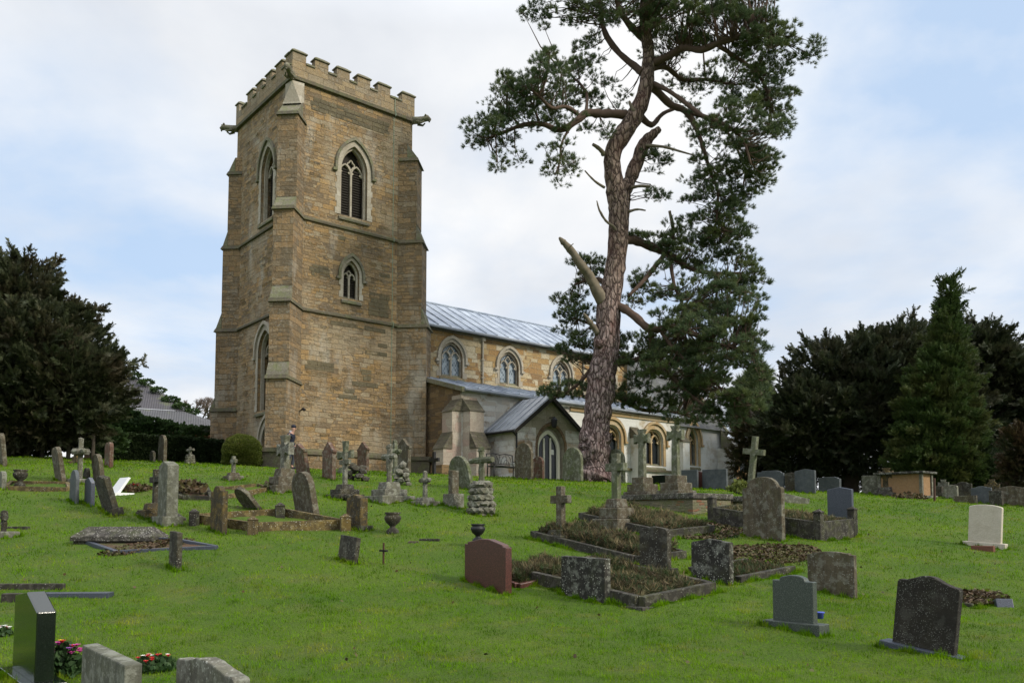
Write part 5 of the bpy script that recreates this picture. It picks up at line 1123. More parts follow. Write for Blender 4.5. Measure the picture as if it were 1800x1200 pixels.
# ------------------------------------------------------------------ the great pine (limbs follow their real spread; depth varies along them)
PD=26.3
NV,NF=tpl_needles(30,1.,.095,3)
def pw(px,py,dz=0.): return at(px,py,PD+dz)
pb=ground(1046,842); PD=pb.y
pine=empty('scots_pine',pb); tag(pine,'towering Scots pine with reddish flaking trunk and dark open crown in front of the church','tree')
def skin_tube(name,pts,mat,n=10,parent=pine,jit=.0,sub=4,r=random.Random(5)):
    """smooth tapering limb through (px,py,radius_px,dz)"""
    P=[pw(a,b,c[1]) for a,b,*c in [(p[0],p[1],p[2],p[3] if len(p)>3 else 0) for p in pts]]; Rr=[p[2]*PD/F*(1 if mat=='bark' else .78) for p in pts]
    Q=[];RR=[]
    for i in range(len(P)-1):
        p0=P[max(i-1,0)];p1=P[i];p2=P[i+1];p3=P[min(i+2,len(P)-1)]
        for k in range(sub):
            t=k/sub; Q.append(.5*((2*p1)+(p2-p0)*t+(2*p0-5*p1+4*p2-p3)*t*t+(3*p1-p0-3*p2+p3)*t**3)); RR.append(Rr[i]*(1-t)+Rr[i+1]*t)
    Q.append(P[-1]); RR.append(Rr[-1])
    if jit:
        for i in range(1,len(Q)-1): RR[i]*=1+r.uniform(-jit,jit); Q[i]+=Vector((r.uniform(-1,1),r.uniform(-1,1),0))*RR[i]*jit*.7
    m=MB(); m.tube([q-pb for q in Q],RR,n,jit=jit); o=m.build(name,M[mat],parent,smooth=True); return Q
trunk=[(1046,850,42),(1047,838,31),(1046,815,25),(1044,785,28),(1046,760,27),(1049,735,24),(1054,700,24.5),(1058,665,25),(1064,630,23),(1067,600,23),(1070,540,21),(1078,490,18),(1084,450,17.5),(1087,405,18.5),(1088,365,19),(1083,335,18),(1077,300,15),(1077,270,15),(1089,245,17),(1106,220,16),(1120,195,15),(1132,165,13.5),(1138,130,12.5),(1140,95,11),(1136,60,10,-.3),(1133,20,10,-.4),(1137,-30,8),(1140,-80,5)]
TR=skin_tube('trunk',trunk,'bark',18,jit=.055)
m=MB()
for (px,py,r_,s) in ((1046,786,26,3),(1030,800,15,5),(1066,662,16,7),(1055,770,20,9),(1068,700,10,11),(1058,604,13,13)): m=MB(); m.blob(pw(px,py,-.28)-pb,r_*PD/F,2,.35,s,(1,.8,.8)); m.build('burl',M['bark'],pine,smooth=True)
for k,a in enumerate((-2.6,-1.9,-1.2,-.5,.3,2.9)):   # root flare
    m=MB(); d=Vector((math.cos(a),math.sin(a),0)); m.tube([d*.25+Vector((0,0,.55)),d*.55+Vector((0,0,.16)),d*.95+Vector((0,0,-.12))],[.22,.17,.06],8,jit=.15); m.build('root',M['bark'],pine,smooth=True)
LIMBS={}
def limb(key,pts,mat='limb',n=8,jit=.10): LIMBS[key]=skin_tube('limb',pts,mat,n,jit=jit)
limb('stem2',[(1094,372,13,.2),(1096,345,13,.3),(1107,316,12,.3),(1121,282,12,.3),(1133,253,12,.2),(1146,238,9,.1),(1160,226,5,0)],'bark',10)
limb('a',[(1100,202,12),(1075,200,10,-.3),(1053,200,9.5,-.6),(1031,199,9,-.8),(1013,213,8,-1.0),(984,229,7,-1.1),(952,218,6,-1.1),(919,220,5,-1),(890,231,4,-.8),(856,243,2,-.5)])
limb('a2',[(1020,204,5,-.9),(995,188,5,-1.3),(970,190,4,-1.7),(948,170,3,-2),(925,150,2,-2.2)])
limb('a3',[(1030,198,4,-.8),(1031,165,3.5,-.3),(1013,141,2.5,.2),(985,120,1.5,.4)])
limb('a4',[(1008,216,3,-1),(988,250,2.5,-1.2),(984,285,2,-1.3),(975,308,1.2,-1.4)])
limb('a5',[(915,222,3,-1),(895,200,2.5,-.4),(875,180,1.5,0)]); limb('a6',[(950,219,3,-1.1),(938,190,2.5,-.5),(930,170,2,0)])
limb('b',[(1130,128,10),(1121,121,9,.2),(1089,94,7.5,.5),(1067,65,7,.8),(1058,36,6,.9),(1053,0,5,1),(1040,-40,3,1)])
limb('c',[(1136,72,9),(1110,48,8,-.4),(1092,22,7,-.8),(1082,-5,5,-1),(1070,-40,3,-1.2)])
limb('d',[(1146,112,9),(1179,97,9,-.3),(1201,84,8,-.8),(1233,88,7.5,-1.2),(1262,76,7,-1.6),(1287,69,6,-1.8),(1324,54,5,-2),(1360,60,3,-2)])
limb('d2',[(1262,80,5,-1.6),(1290,98,4.5,-1.2),(1320,120,4,-.8),(1345,150,3,-.6),(1355,190,2,-.5)])
limb('d3',[(1145,122,7),(1170,118,6,.5),(1200,140,5,1),(1240,140,4,1.5),(1290,150,3,1.6)])
limb('e',[(1140,150,10),(1154,160,9,.2),(1179,184,8.5,.5),(1204,195,7.5,.6),(1222,222,6,.6),(1236,260,5,.4),(1248,300,4,.2),(1262,340,3,.2),(1258,400,2,.2)])
limb('e2',[(1150,148,7),(1175,160,5,-.6),(1197,175,5,-1),(1233,202,4.5,-1.6),(1269,217,4,-2),(1305,245,3,-2.2),(1320,290,2,-2.2)])
limb('e3',[(1210,198,4,.6),(1245,210,4,.8),(1285,240,3,1),(1310,300,2,1)])
limb('f',[(1122,200,8,.3),(1145,220,7,.8),(1165,200,5,1.4),(1190,190,4,1.9)])
limb('g',[(1090,425,12),(1108,421,11,.3),(1138,431,10,.7),(1177,448,8,1.0),(1210,470,6,1),(1250,480,5,.9),(1300,480,3,.6)])
limb('g2',[(1170,446,6,.9),(1150,470,6,.2),(1125,500,5,-.2),(1105,520,4,-.3)])
limb('g3',[(1177,448,5,1),(1185,500,4,.4),(1200,540,3,0),(1190,590,2.5,-.3)])
limb('h',[(1075,538,12),(1093,540,10,-.3),(1117,557,9,-.7),(1143,578,8.5,-1),(1180,575,7,-1.3),(1203,578,6.5,-1.6),(1247,600,5,-1.8),(1290,610,3,-1.8),(1325,620,2,-1.8)])
limb('h2',[(1143,578,7,-1),(1146,600,7,-.8),(1143,622,7,-.3),(1117,632,6,.1),(1085,640,5,.3)])
limb('h3',[(1145,615,6,-.5),(1180,660,5,-.8),(1220,700,4,-1),(1260,725,2.5,-1)])
limb('h4',[(1160,578,5,-1.1),(1190,620,4,-1.4),(1240,660,3,-1.6),(1290,700,2,-1.6)])
limb('i',[(1062,600,9,.3),(1045,640,5,.8),(1010,680,4,1),(975,700,2.5,1)]); limb('j',[(1070,500,8,.3),(1045,490,5,.8),(1010,500,3,1.2)])
limb('k',[(1066,585,8,.3),(1040,570,4,1),(1010,560,2.5,1.4)]); limb('l',[(1060,690,8,.3),(1090,700,5,.8),(1130,720,4,1),(1190,725,3,1),(1230,740,2,.8)])
for pts in ([(1060,532,14,-.15),(1047,505,11.5,-.35),(1034,483,10.5,-.5),(1022,466,10,-.7),(1008,446,9,-.8),(996,431,8,-.9),(986,421,5.5,-.95),(983,417,1,-1)],[(1051,585,9,-.2),(1040,570,6,-.4),(1033,560,5,-.5),(1026,551,2.5,-.6)],[(1085,412,5,-.2),(1080,400,4,-.4),(1065,388,3,-.5),(1054,370,2.5,-.6),(1049,353,1.2,-.6)],
    [(1006,446,2,-.8),(1000,437,1.5,-1),(1008,428,1,-1.1)],[(1183,420,5,.9),(1182,395,4.5,.8),(1177,371,3.5,.8)],[(1062,272,6,-.1),(1054,262,5,-.3),(1042,254,3.5,-.5)],[(1063,330,3,-.1),(1045,318,2.5,-.3),(1028,300,1.5,-.5)],
    [(1135,256,4,0),(1165,258,3,-.3),(1195,266,2.5,-.5),(1220,273,1.2,-.6)],[(1110,330,4,0),(1125,327,3.5,-.3),(1143,328,3,-.4)],[(1105,372,4,-.2),(1120,368,2.5,-.3),(1135,370,1.5,-.4)],[(1119,200,7,-.2),(1112,192,5,-.3),(1106,178,2.5,-.3)]):
    skin_tube('broken_limb',pts,'deadwood',9,jit=.13)
CL=[ # cx,cy,rx,ry,dz,density
(905,172,50,40,-1,1),(960,148,55,52,-1.6,1),(1025,150,45,42,.2,.8),(868,235,48,32,-.8,1),(893,288,36,26,-.8,.5),(985,288,38,40,-1.3,.7),(1052,238,34,22,-.4,.4),(935,210,48,26,-1,.8),(1075,170,35,35,.6,.45),(870,200,30,24,0,.7),(1000,225,30,20,-1,.4),
(950,16,34,32,.5,.9),(1035,40,46,42,.9,.8),(1030,95,34,28,.6,.5),(1110,10,66,44,-.8,.9),(1165,85,44,42,.8,.65),(1200,25,80,55,-1,1),(1280,40,80,62,-1.6,1),(1345,75,46,50,-2,1),(1408,94,28,28,-2,.9),(1290,140,64,42,1,.9),(1355,155,44,52,-.7,1),(1200,165,44,32,1.6,.6),(1300,215,60,44,-2,1),(1345,255,32,50,-1.6,1),(1262,285,54,42,.3,.8),(1310,320,40,36,.8,1),(1210,335,24,24,.3,.4),(1150,288,28,26,.4,.8),(1250,385,52,40,.2,.8),(1225,225,40,34,.8,.55),(1360,200,30,40,1,.8),
(1100,-60,90,40,0,.9),(1220,-60,90,45,-1,1),(1320,-30,60,40,-1.5,1),(990,-40,50,30,.6,.9),(1155,345,22,18,-.2,.4),
(1145,425,38,26,.6,.8),(1205,445,60,36,.9,1),(1270,430,44,34,.8,.8),(1300,480,40,36,.6,1),(1165,500,52,36,.4,.8),(1240,520,64,44,-.6,1),(1305,550,44,44,-1.4,1),(1030,478,34,40,1.2,.9),(1003,520,28,30,1.4,.9),(1015,570,40,32,1.4,1),(1020,615,44,28,1.3,1),(1118,520,26,34,.2,.6),
(985,688,34,20,1,1),(1022,680,34,24,.9,.9),(1200,590,74,46,-1.4,1),(1280,610,56,44,-1.8,1),(1125,640,44,44,.2,1),(1190,655,66,52,-.9,1),(1255,690,58,40,-1.2,1),(1325,640,26,44,-1.8,.9),(1305,700,40,36,-1.6,.9),(1150,712,54,24,.9,1),(1225,735,50,18,-.9,1),(1330,580,24,26,-1.6,.9),(1100,700,30,30,.9,.9),(1290,745,24,22,-1.4,.6),(1180,620,50,40,1.5,1),(1240,640,60,50,1.6,1),(1100,600,24,30,.8,.8),(1250,560,50,40,1.4,.9),(1335,690,18,30,-1,.7),(1285,372,40,34,.7,.9),(1225,402,40,26,.5,.8),(1292,425,36,26,.2,.9),(1322,500,24,30,.2,.9),(1180,410,26,20,.6,.6),(1250,330,34,30,-.4,.8),(1330,285,30,34,-.6,.9)]
def pine_foliage():
    q=np.random.default_rng(21); allp=np.array([[*p] for L in LIMBS.values() for p in L[2:]]); P=[];Z=[];S=[]; TW=[]; 
    for cx,cy,rx,ry,dz,den in CL:
        c=np.array(pw(cx,cy,dz)); rx_=rx*PD/F; ry_=ry*PD/F; rd=(rx_+ry_)*.55
        npad=max(5,int((27 if cy>570 else 25)*den*(rx*ry)/1800))
        i=np.argmin(np.linalg.norm(allp-c,axis=1)); root=allp[i]
        for k in range(npad):
            d=q.normal(size=3); d/=np.linalg.norm(d); pc=c+d*np.array([rx_,rd,ry_])*q.uniform(.35,1.)**.6
            j=np.argmin(np.linalg.norm(allp-pc,axis=1)+q.uniform(0,.5,len(allp))); rt=allp[j] if q.random()<.6 else root
            pr=q.uniform(.20,.36); n=int(q.uniform(15,27)*(.6+.4*den))
            dd=q.normal(size=(n,3)); dd[:,2]=np.abs(dd[:,2])*.8-.15; dd/=np.linalg.norm(dd,axis=1,keepdims=True)
            pp=pc+dd*np.array([pr*1.3,pr*1.3,pr*.8])*q.uniform(.5,1.,(n,1))**.5
            P.append(pp); zz=dd+np.array([0,0,.55])+.35*(pc-rt)/np.linalg.norm(pc-rt+1e-6); Z.append(zz); S.append(q.uniform(.13,.20,n))
            mid=(rt+pc)/2+q.normal(size=3)*min(.12,.10*np.linalg.norm(pc-rt))+np.array([0,0,-.05])
            TW.append((rt,mid,pc,pp[:7]))
    P=np.concatenate(P);Z=np.concatenate(Z);S=np.concatenate(S)
    scatter('crown',M['needle'],NV,NF,P,Z,S,parent=pine,seed=2)
    m=MB()
    for rt,mid,pc,tips in TW:
        L=np.linalg.norm(pc-rt); r0=min(.045,.014+.012*L)
        m.tube([Vector(rt)-pb,Vector(rt*.45+mid*.55)+Vector((0,0,-.04))-pb,Vector(mid)-pb,Vector(pc)-pb],[r0,r0*.8,r0*.6,.008],4,cap=False)
        for tp in tips: m.tube([Vector(pc)-pb,Vector(tp)-pb],[.007,.004],3,cap=False)
    m.build('twigs',M['limb'],pine)
pine_foliage()

# ------------------------------------------------------------------ yews, cypress, hedges
def crown_pts(ell,D,n,q,up=.35,inner=.25,depth=.8,droop=0.,lob_=1.):
    """sample spray positions and directions over ellipsoids given as photo outline (cx,cy,rx,ry,dz)"""
    P=[];Z=[]; A=np.array([e[2]*e[3] for e in ell],float); A/=A.sum()
    C=[np.array(at(e[0],e[1],D+(e[4] if len(e)>4 else 0))) for e in ell]; RX=[e[2]*D/F for e in ell]; RZ=[e[3]*D/F for e in ell]
    for i,e in enumerate(ell):
        k=int(n*A[i]); d=q.normal(size=(k,3)); d/=np.linalg.norm(d,axis=1,keepdims=True); d[:,1]=-np.abs(d[:,1])*np.where(q.random(k)<.72,1,-1)
        # lobed surface: bumps make tiers and gaps
        lob=1+lob_*(.16*np.sin(d[:,0]*7+i)*np.cos(d[:,2]*9+2*i)+.10*np.sin(d[:,2]*17+d[:,0]*5+i*3))
        rr=np.where(q.random(k)<inner,q.uniform(.3,.9,k),1.)*lob
        p=C[i]+d*np.array([RX[i],(RX[i]+RZ[i])*.5*depth,RZ[i]])*rr[:,None]
        P.append(p); z=d+np.array([0,0,up])+q.normal(size=(k,3))*.25; z[:,2]-=droop; Z.append(z)
    return np.concatenate(P),np.concatenate(Z)
def evergreen(name,label,ell,D,n,mat,size,trunk=None,seed=1,up=.35,spray=None,inner=.25,cat='tree',root=None,boughs=0,depth=.8,droop=0,lob=1.):
    q=np.random.default_rng(seed); P,Z=crown_pts(ell,D,n,q,up,inner,depth,droop,lob)
    gx,gy=root if root else (sum(e[0] for e in ell)/len(ell),820)
    c=at(gx,600,D); b=Vector((c.x,c.y,h(c.x,c.y))); e=empty(name,b); tag(e,label,cat)
    sv,sf=spray or tpl_spray(22,.10,seed)
    # boughs: fingers of spray that break the outline
    if boughs:
        k=boughs; idx=q.choice(len(P),k); BP=[];BZ=[]
        for i in idx:
            d=Z[i].copy(); d[2]=abs(d[2])*.5+.12; d/=np.linalg.norm(d); L=q.uniform(.4,1.1)*(.15+size*1.9); t=q.uniform(0,1,22)[:,None]
            BP.append(P[i]+d*t*L+q.normal(size=(22,3))*(.05+.10*size)*(1.15-t)*1.6); BZ.append(d+q.normal(size=(22,3))*.4+np.array([0,0,.1]))
        P=np.concatenate([P]+BP); Z=np.concatenate([Z]+BZ)
    keep=P[:,2]>H(P[:,0],P[:,1])-.1; P=P[keep]; Z=Z[keep]
    scatter('crown',M[mat],sv,sf,P,Z,size*q.uniform(.6,1.25,len(P)),parent=e,seed=seed)
    if trunk:
        m=MB(); m.tube([Vector((0,0,-.3)),Vector((.1,0,trunk[0]*.4)),Vector((-.1,.1,trunk[0]))],[trunk[1],trunk[1]*.8,trunk[1]*.3],10,jit=.2); m.build('trunk',M['darkbark'],e,smooth=True)
        m=MB(); r=random.Random(seed); cc=[at(x[0],x[1],D+(x[4] if len(x)>4 else 0)) for x in ell]
        for x in cc:
            s=Vector((0,0,trunk[0]*r.uniform(.3,.8))); t=(x-b); m=MB(); m.tube([s,s.lerp(t,.5)+Vector((0,0,-.25)),t],[trunk[1]*.4,trunk[1]*.25,.04],6,jit=.1); m.build('limb',M['darkbark'],e,smooth=True)
    return e
YS=tpl_spray(16,.12,5,.25)
evergreen('yew_tree','huge dark brownish yew filling the left edge beside the barn',
 [(-60,585,105,110,0),(25,530,72,60,0),(90,570,66,48,.5),(20,620,115,76,-.8),(140,615,54,38,.3),(168,655,46,32,0),(100,660,95,56,-1),(190,695,30,22,.2),(110,708,95,46,-.8),(10,710,110,56,-1.2),(60,748,115,36,-.6),(145,560,22,18,.8),(38,485,34,22,.4)],32,17000,'yew',.40,trunk=(5.5,.5),seed=31,spray=YS,boughs=420,root=(30,0),inner=.3)
evergreen('yew_tree','broad dark yew with layered boughs behind the right-hand slate headstones',
 [(1400,715,50,36,0),(1375,755,44,34,.5),(1455,660,66,46,0),(1440,740,84,60,-1),(1530,640,74,52,.3),(1590,628,60,50,.5),(1530,720,90,78,-.8),(1640,640,60,48,1),(1650,730,70,60,1),(1500,790,90,44,-.3),(1410,800,60,34,0),(1590,720,60,80,.8)],44,15000,'yewright',.52,trunk=(7,.45),seed=33,spray=YS,boughs=420,root=(1487,0))
evergreen('yew_tree','dark open yew at the right edge behind the pointed cypress',
 [(1690,630,60,50,1),(1735,640,50,48,.6),(1780,670,44,46,.5),(1830,700,50,60,0),(1720,720,70,60,1.5),(1790,810,60,44,.5),(1700,800,50,50,1)],47,9000,'yewright',.55,trunk=(7,.4),seed=35,spray=YS,boughs=330,root=(1760,0),inner=.2)
CS=tpl_spray(16,.13,9,.5)
evergreen('cypress_tree','tall pointed bright green cypress behind the chest tomb',
 [(1645,800,72,50,0),(1648,745,68,56,0),(1652,690,54,52,0),(1658,640,36,46,0),(1662,595,22,40,0),(1664,550,14,26,0),(1666,518,12,24,0),(1640,840,64,22,0)],40,17000,'cypress',.33,trunk=(6,.25),seed=37,up=.9,spray=CS,boughs=210,depth=.9,inner=.12)
evergreen('conifer_tree','small grey-green pine standing beyond the east end of the church',
 [(1322,700,24,30,0),(1318,735,28,26,0),(1330,670,14,22,0)],50,900,'needle',.7,trunk=(6,.2),seed=39,spray=(NV,NF),inner=.3)
evergreen('ivy_clad_tree','grey leafless ivy-clad tree between the church end and the broad yew',
 [(1322,770,30,36,0),(1345,800,28,26,0),(1318,810,32,20,0)],46,1000,'heather',.6,trunk=(4,.2),seed=41,inner=.4)
evergreen('brown_shrub','rusty brown leafy shrub at the right edge under the yew',
 [(1795,790,30,34,0),(1800,830,34,26,0)],36,1100,'brownleaf',.42,seed=43,cat='shrub')
evergreen('laurel_shrub','dark green shrub at the far right behind the wheel-headed crosses',
 [(1725,815,30,34,0),(1700,835,34,26,0),(1755,835,28,26,0)],40,1400,'hedge',.42,seed=45,cat='shrub')
evergreen('laurel_shrub','very dark leafy underwood beneath the broad yew at the right',
 [(1380,830,50,28,1),(1440,838,44,24,1),(1500,840,44,22,1),(1560,845,40,22,1),(1340,838,34,20,1)],46,1900,'yewright',.5,seed=46,cat='underwood',inner=.4)
LV=tpl_leaf()
evergreen('round_bush','clipped round golden-green bush against the tower buttress',[(426,793,33,29,0),(426,808,34,20,0)],33,15000,'bush',.06,seed=47,spray=LV,cat='bush',inner=.2,depth=1.,root=(427,0),lob=.15)
evergreen('ivy_shrub','dark leafy ivy bank below the yew at the left',
 [(60,775,70,26,0),(130,765,60,28,0),(5,780,50,26,0),(180,775,40,22,0)],33.5,9000,'ivy',.15,seed=49,spray=LV,cat='shrub',inner=.3)
evergreen('ivy_mound','bright green ivy mound growing over the barn corner above the hedge',
 [(258,748,46,12,0),(295,754,40,8,0),(228,738,26,14,0),(205,728,24,20,0)],42,4200,'ivy',.17,seed=51,spray=LV,cat='ivy')
evergreen('elder_bush','small green bush between barn eaves and hedge top',[(362,757,22,6,0),(335,757,16,6,0)],40,1300,'ivy',.12,seed=52,spray=LV,cat='bush')
def hedge(p0,p1,D0,D1,z0,z1,thick,label):
    a=at(p0,800,D0); b=at(p1,800,D1); q=np.random.default_rng(8); n=26000
    t=q.random(n); face=q.random(n); A=np.array(a);B=np.array(b); d=(B-A); d[2]=0; L=np.linalg.norm(d); d/=L; s=np.array([d[1],-d[0],0])
    if s[1]>0: s=-s
    x=A[None,:2]+d[None,:2]*t[:,None]*L; gz=H(x[:,0],x[:,1]); top=face>.72
    zz=np.where(top,1.,q.random(n)); hh=z0+(z1-z0)*t; off=np.where(top,q.uniform(0,1,n),1.)*thick/2*np.where(q.random(n)<.12,-1,1)*(1+.05*np.sin(t*60)+.04*np.sin(zz*9+t*25))
    P=np.stack([x[:,0]+s[0]*off,x[:,1]+s[1]*off,gz+zz*hh+.03*np.sin(t*70)],-1); Z=np.where(top[:,None],np.array([0,0,1.]),s[None]*np.sign(off)[:,None])+q.normal(size=(n,3))*.6
    base=Vector((A[0],A[1],h(A[0],A[1]))); e=empty('clipped_hedge',base); tag(e,label,'hedge')
    scatter('leaves',M['hedge'],*LV,P,Z,.11*q.uniform(.6,1.3,n),parent=e,seed=8)
    m=MB(); k=10
    for i in range(k):
        X0=A+d*L*i/k; X1=A+d*L*(i+1)/k; hh0=z0+(z1-z0)*i/k; w=s*thick*.44
        P4=[Vector(X0-w),Vector(X1-w),Vector(X1+w),Vector(X0+w)]; vs=[]
        for v in P4: vs.append(Vector((v.x,v.y,h(v.x,v.y)-.2))-base)
        for v in P4: vs.append(Vector((v.x,v.y,h(v.x,v.y)+hh0*.95))-base)
        m.add(vs,[(0,1,5,4),(2,3,7,6),(4,5,6,7),(1,2,6,5),(3,0,4,7)])
    m.build('inner_growth',M['stems'],e)
hedge(165,392,36,37.5,1.15,1.05,1.1,'dark clipped hedge running from the yew to the tower')
for px,lab in ((74,'left'),(120,'middle'),(163,'right')):
    m=MB(); m.tube([(0,0,-.3),(0,0,1.0)],[.08,.07],8,jit=.1); o=m.build('fence_post',M['wood'],None,at(px,800,31.5).xy.to_3d()+Vector((0,0,h(*at(px,800,31.5).xy))),smooth=True); tag(o,lab+'most of the three old wooden fence posts under the left yew','fence post','fence posts under the yew')
a=at(74,800,31.5); b=at(120,800,31.5); m=MB(); m.tube([Vector((0,0,.72)),Vector((b.x-a.x,b.y-a.y,.66+h(b.x,b.y)-h(a.x,a.y)))],.04,6); o=m.build('fence_rail',M['wood'],None,Vector((a.x,a.y,h(a.x,a.y)))); tag(o,'thin wooden rail between the old fence posts at the left','fence rail')

# ------------------------------------------------------------------ barn and distant house
def barn():
    D=52; a=at(150,760,D); b=at(400,752,D+3); e=empty('farm_barn',(a.x,a.y,h(a.x,a.y)),(0,0,math.atan2(b.y-a.y,b.x-a.x))); tag(e,'low barn with grey corrugated roof edged by ivy behind the hedge','barn')
    inv=e.matrix_basis.inverted()
    def L(px,py,D): return inv@at(px,py,D)
    A,B=L(160,712,52.5),L(322,722,53.5); C,E_=L(245,664,58.5),L(160,664,58.5); A2,B2=L(160,738,52.0),L(390,748,52.5)
    m=MB(); m.add([A,B,C,E_],[(0,1,2,3)]); m.build('roof',M['barnroof'],e)
    B3=L(345,728,59); m=MB(); m.add([B,B3,C],[(0,1,2)]); m.build('hip_roof',M['barnroof'],e)
    P=[L(150,736,50),L(392,757,50.5),L(392,745,53.6),L(322,722.5,53.55),L(150,712.5,52.6)]; m=MB(); m.add(P+[P[0]-Vector((0,0,.08)),P[1]-Vector((0,0,.08))],[(0,1,2,3,4),(0,5,6,1)]); m.build('lean_to_roof',M['barnroof2'],e)
    m=MB(); q0,q1=L(150,738,50.2),L(392,759,50.7); m.add([q0,q1,q1-Vector((0,0,.35)),q0-Vector((0,0,.35))],[(0,1,2,3)]); m.build('fascia',M['terracotta'],e)
    m=MB(); w0,w1=L(150,738,52.8),L(392,759,53.4); w0.z=w1.z=-.6; t=Vector((0,0,1)); top=L(320,722,53.6).z; m.add([w0,w1,Vector((w1.x,w1.y,q1.z+.1)),Vector((w0.x,w0.y,top-.1))],[(0,1,2,3)]); m.build('wall',M['rust'],e)
    return e
def corr(name,c1,c2):
    m,t,b=base_mat(name,.85); tc=t.nodes.new('ShaderNodeTexCoord'); w_=t.nodes.new('ShaderNodeTexWave'); w_.inputs['Scale'].default_value=2.2; w_.bands_direction='X'; t.links.new(tc.outputs['Object'],w_.inputs['Vector'])
    c=mixc(t,noise(t,tc.outputs['Object'],1.5,6,.65),c1,c2); c=mixc(t,rmp(t,w_.outputs['Fac'],[(.3,.5),(.6,0.)]),c,tuple(k*.45 for k in c1)); c=mixc(t,rmp(t,noise(t,tc.outputs['Object'],.8,5),[(.55,0.),(.7,.5)]),c,(.14,.16,.07))
    t.links.new(c,b.inputs['Base Color']); bump(t,b,w_.outputs['Fac'],.4,.05); return m
M['barnroof']=corr('dark_corrugated_sheet',(.05,.047,.052),(.095,.09,.10)); M['barnroof2']=corr('grey_corrugated_sheet',(.06,.06,.065),(.115,.115,.12))
barn()
evergreen('ivy_growth','strip of green ivy creeping down the barn roof edge',[(238,660,12,4,3),(258,672,12,4,2),(278,686,12,4,1),(300,703,14,5,0),(320,716,14,5,-1),(338,724,12,4,-1)],55,1500,'ivy',.15,seed=55,spray=LV,cat='ivy',depth=1.2)
def twigtree(px,py,D,hh,label,seed):
    c=at(px,py,D); e=empty('bare_tree',(c.x,c.y,h(c.x,c.y))); tag(e,label,'tree'); r=random.Random(seed); m=MB(); z0=c.z-h(c.x,c.y)
    m.tube([(0,0,-.2),(0,0,z0)],[.18,.12],7)
    def br(p,d,L,k):
        q=p+d*L; m.tube([p,q],[.012*(k+1)*1.3,.012*k+.006],4,cap=False)
        if k>0:
            for _ in range(4): br(q,(d+Vector((r.gauss(0,.6),r.gauss(0,.6),r.gauss(.1,.4)))).normalized(),L*.72,k-1)
    for _ in range(6): br(Vector((0,0,z0)),Vector((r.gauss(0,1),r.gauss(0,1),abs(r.gauss(.6,.3)))).normalized(),hh*.3,4)
    m.build('branches',M['twig'],e)
twigtree(352,742,60,2.4,'bare twiggy tree far behind the barn beside the tower',3)
twigtree(1332,790,47,4.2,'bare grey twiggy tree in front of the ivy-clad tree beyond the church',4)
p=at(1296,800,62); e=empty('brick_house',(p.x,p.y,h(p.x,p.y)),(0,0,R(20))); tag(e,'orange brick house with blue-grey roof glimpsed past the end of the church','house')
zt=p.z-e.location.z
m=MB(); m.box(-2.0,2.5,0,5,-.5,zt+.1); m.build('wall',M['tomb'],e)
m=MB(); m.add([(-2.3,-.3,zt-.1),(2.7,-.3,zt-.1),(2.7,2.5,zt+1.6),(-1.2,2.5,zt+1.6),(-2.3,5.3,zt-.1),(2.7,5.3,zt-.1)],[(0,1,2,3),(3,2,5,4),(0,3,4)]); m.build('roof',M['slateroof'],e)
m=MB(); m.box(-1.2,-.3,2.2,3.0,zt+1,zt+2.6); m.build('chimney',M['tomb'],e)
for k in range(3):
    m=MB(); m.lathe([(.10,zt+2.6),(.08,zt+2.95)],(-1.05+.3*k,2.6,0),8); m.build('chimney_pot',M['terracotta'],e)
# table and windows
m=MB(); m.box(.2,1.1,-.03,.0,zt-1.2,zt-.5); m.build('window',M['darkglass'],e)

# ------------------------------------------------------------------ bench by the church wall
def bench():
    p=ground(880,836); e=empty('park_bench',(p.x,p.y,p.z),(0,0,TH)); tag(e,'black metal bench with looped arched back against the church wall','bench')
    W_=1.35
    def t(name,pts,r=.018,n=6): m=MB(); m.tube(pts,r,n); return m.build(name,M['iron'],e,smooth=True)
    m=MB()
    for i in range(5): m.box(-W_/2,W_/2,-.42+.09*i,-.36+.09*i,.42,.445)
    m.box(-W_/2,W_/2,-.44,-.0,.40,.42); m.build('seat',M['iron'],e)
    for sx in (-1,1):
        x=sx*W_/2; t('leg',[(x,-.42,0),(x,-.42,.42)],.022); t('leg',[(x,.02,0),(x,0,.42),(x,.08,.95)],.022); t('armrest',[(x,-.42,.42),(x,-.40,.66),(x,.02,.66)],.018)
    m=MB(); m.tube([(-W_/2,.08,.93),(-W_/4,.09,.98),(0,.09,.93),(W_/4,.09,.98),(W_/2,.08,.93)],.018,6); m.tube([(-W_/2,.02,.55),(W_/2,.02,.55)],.014,6)
    for c in (-W_/4,W_/4):
        for r_ in (.13,.27): m.tube([(c+r_*math.cos(a)*1.0,.05,.55+.38*math.sin(a)*(r_/.27)) for a in [math.pi*i/12 for i in range(13)]],.010,5)
    for i in range(5): x=-W_/2+W_*i/4; m.tube([(x,.02,.55),(x,.08,.93)],.010,5)
    m.build('backrest',M['iron'],e)
bench()

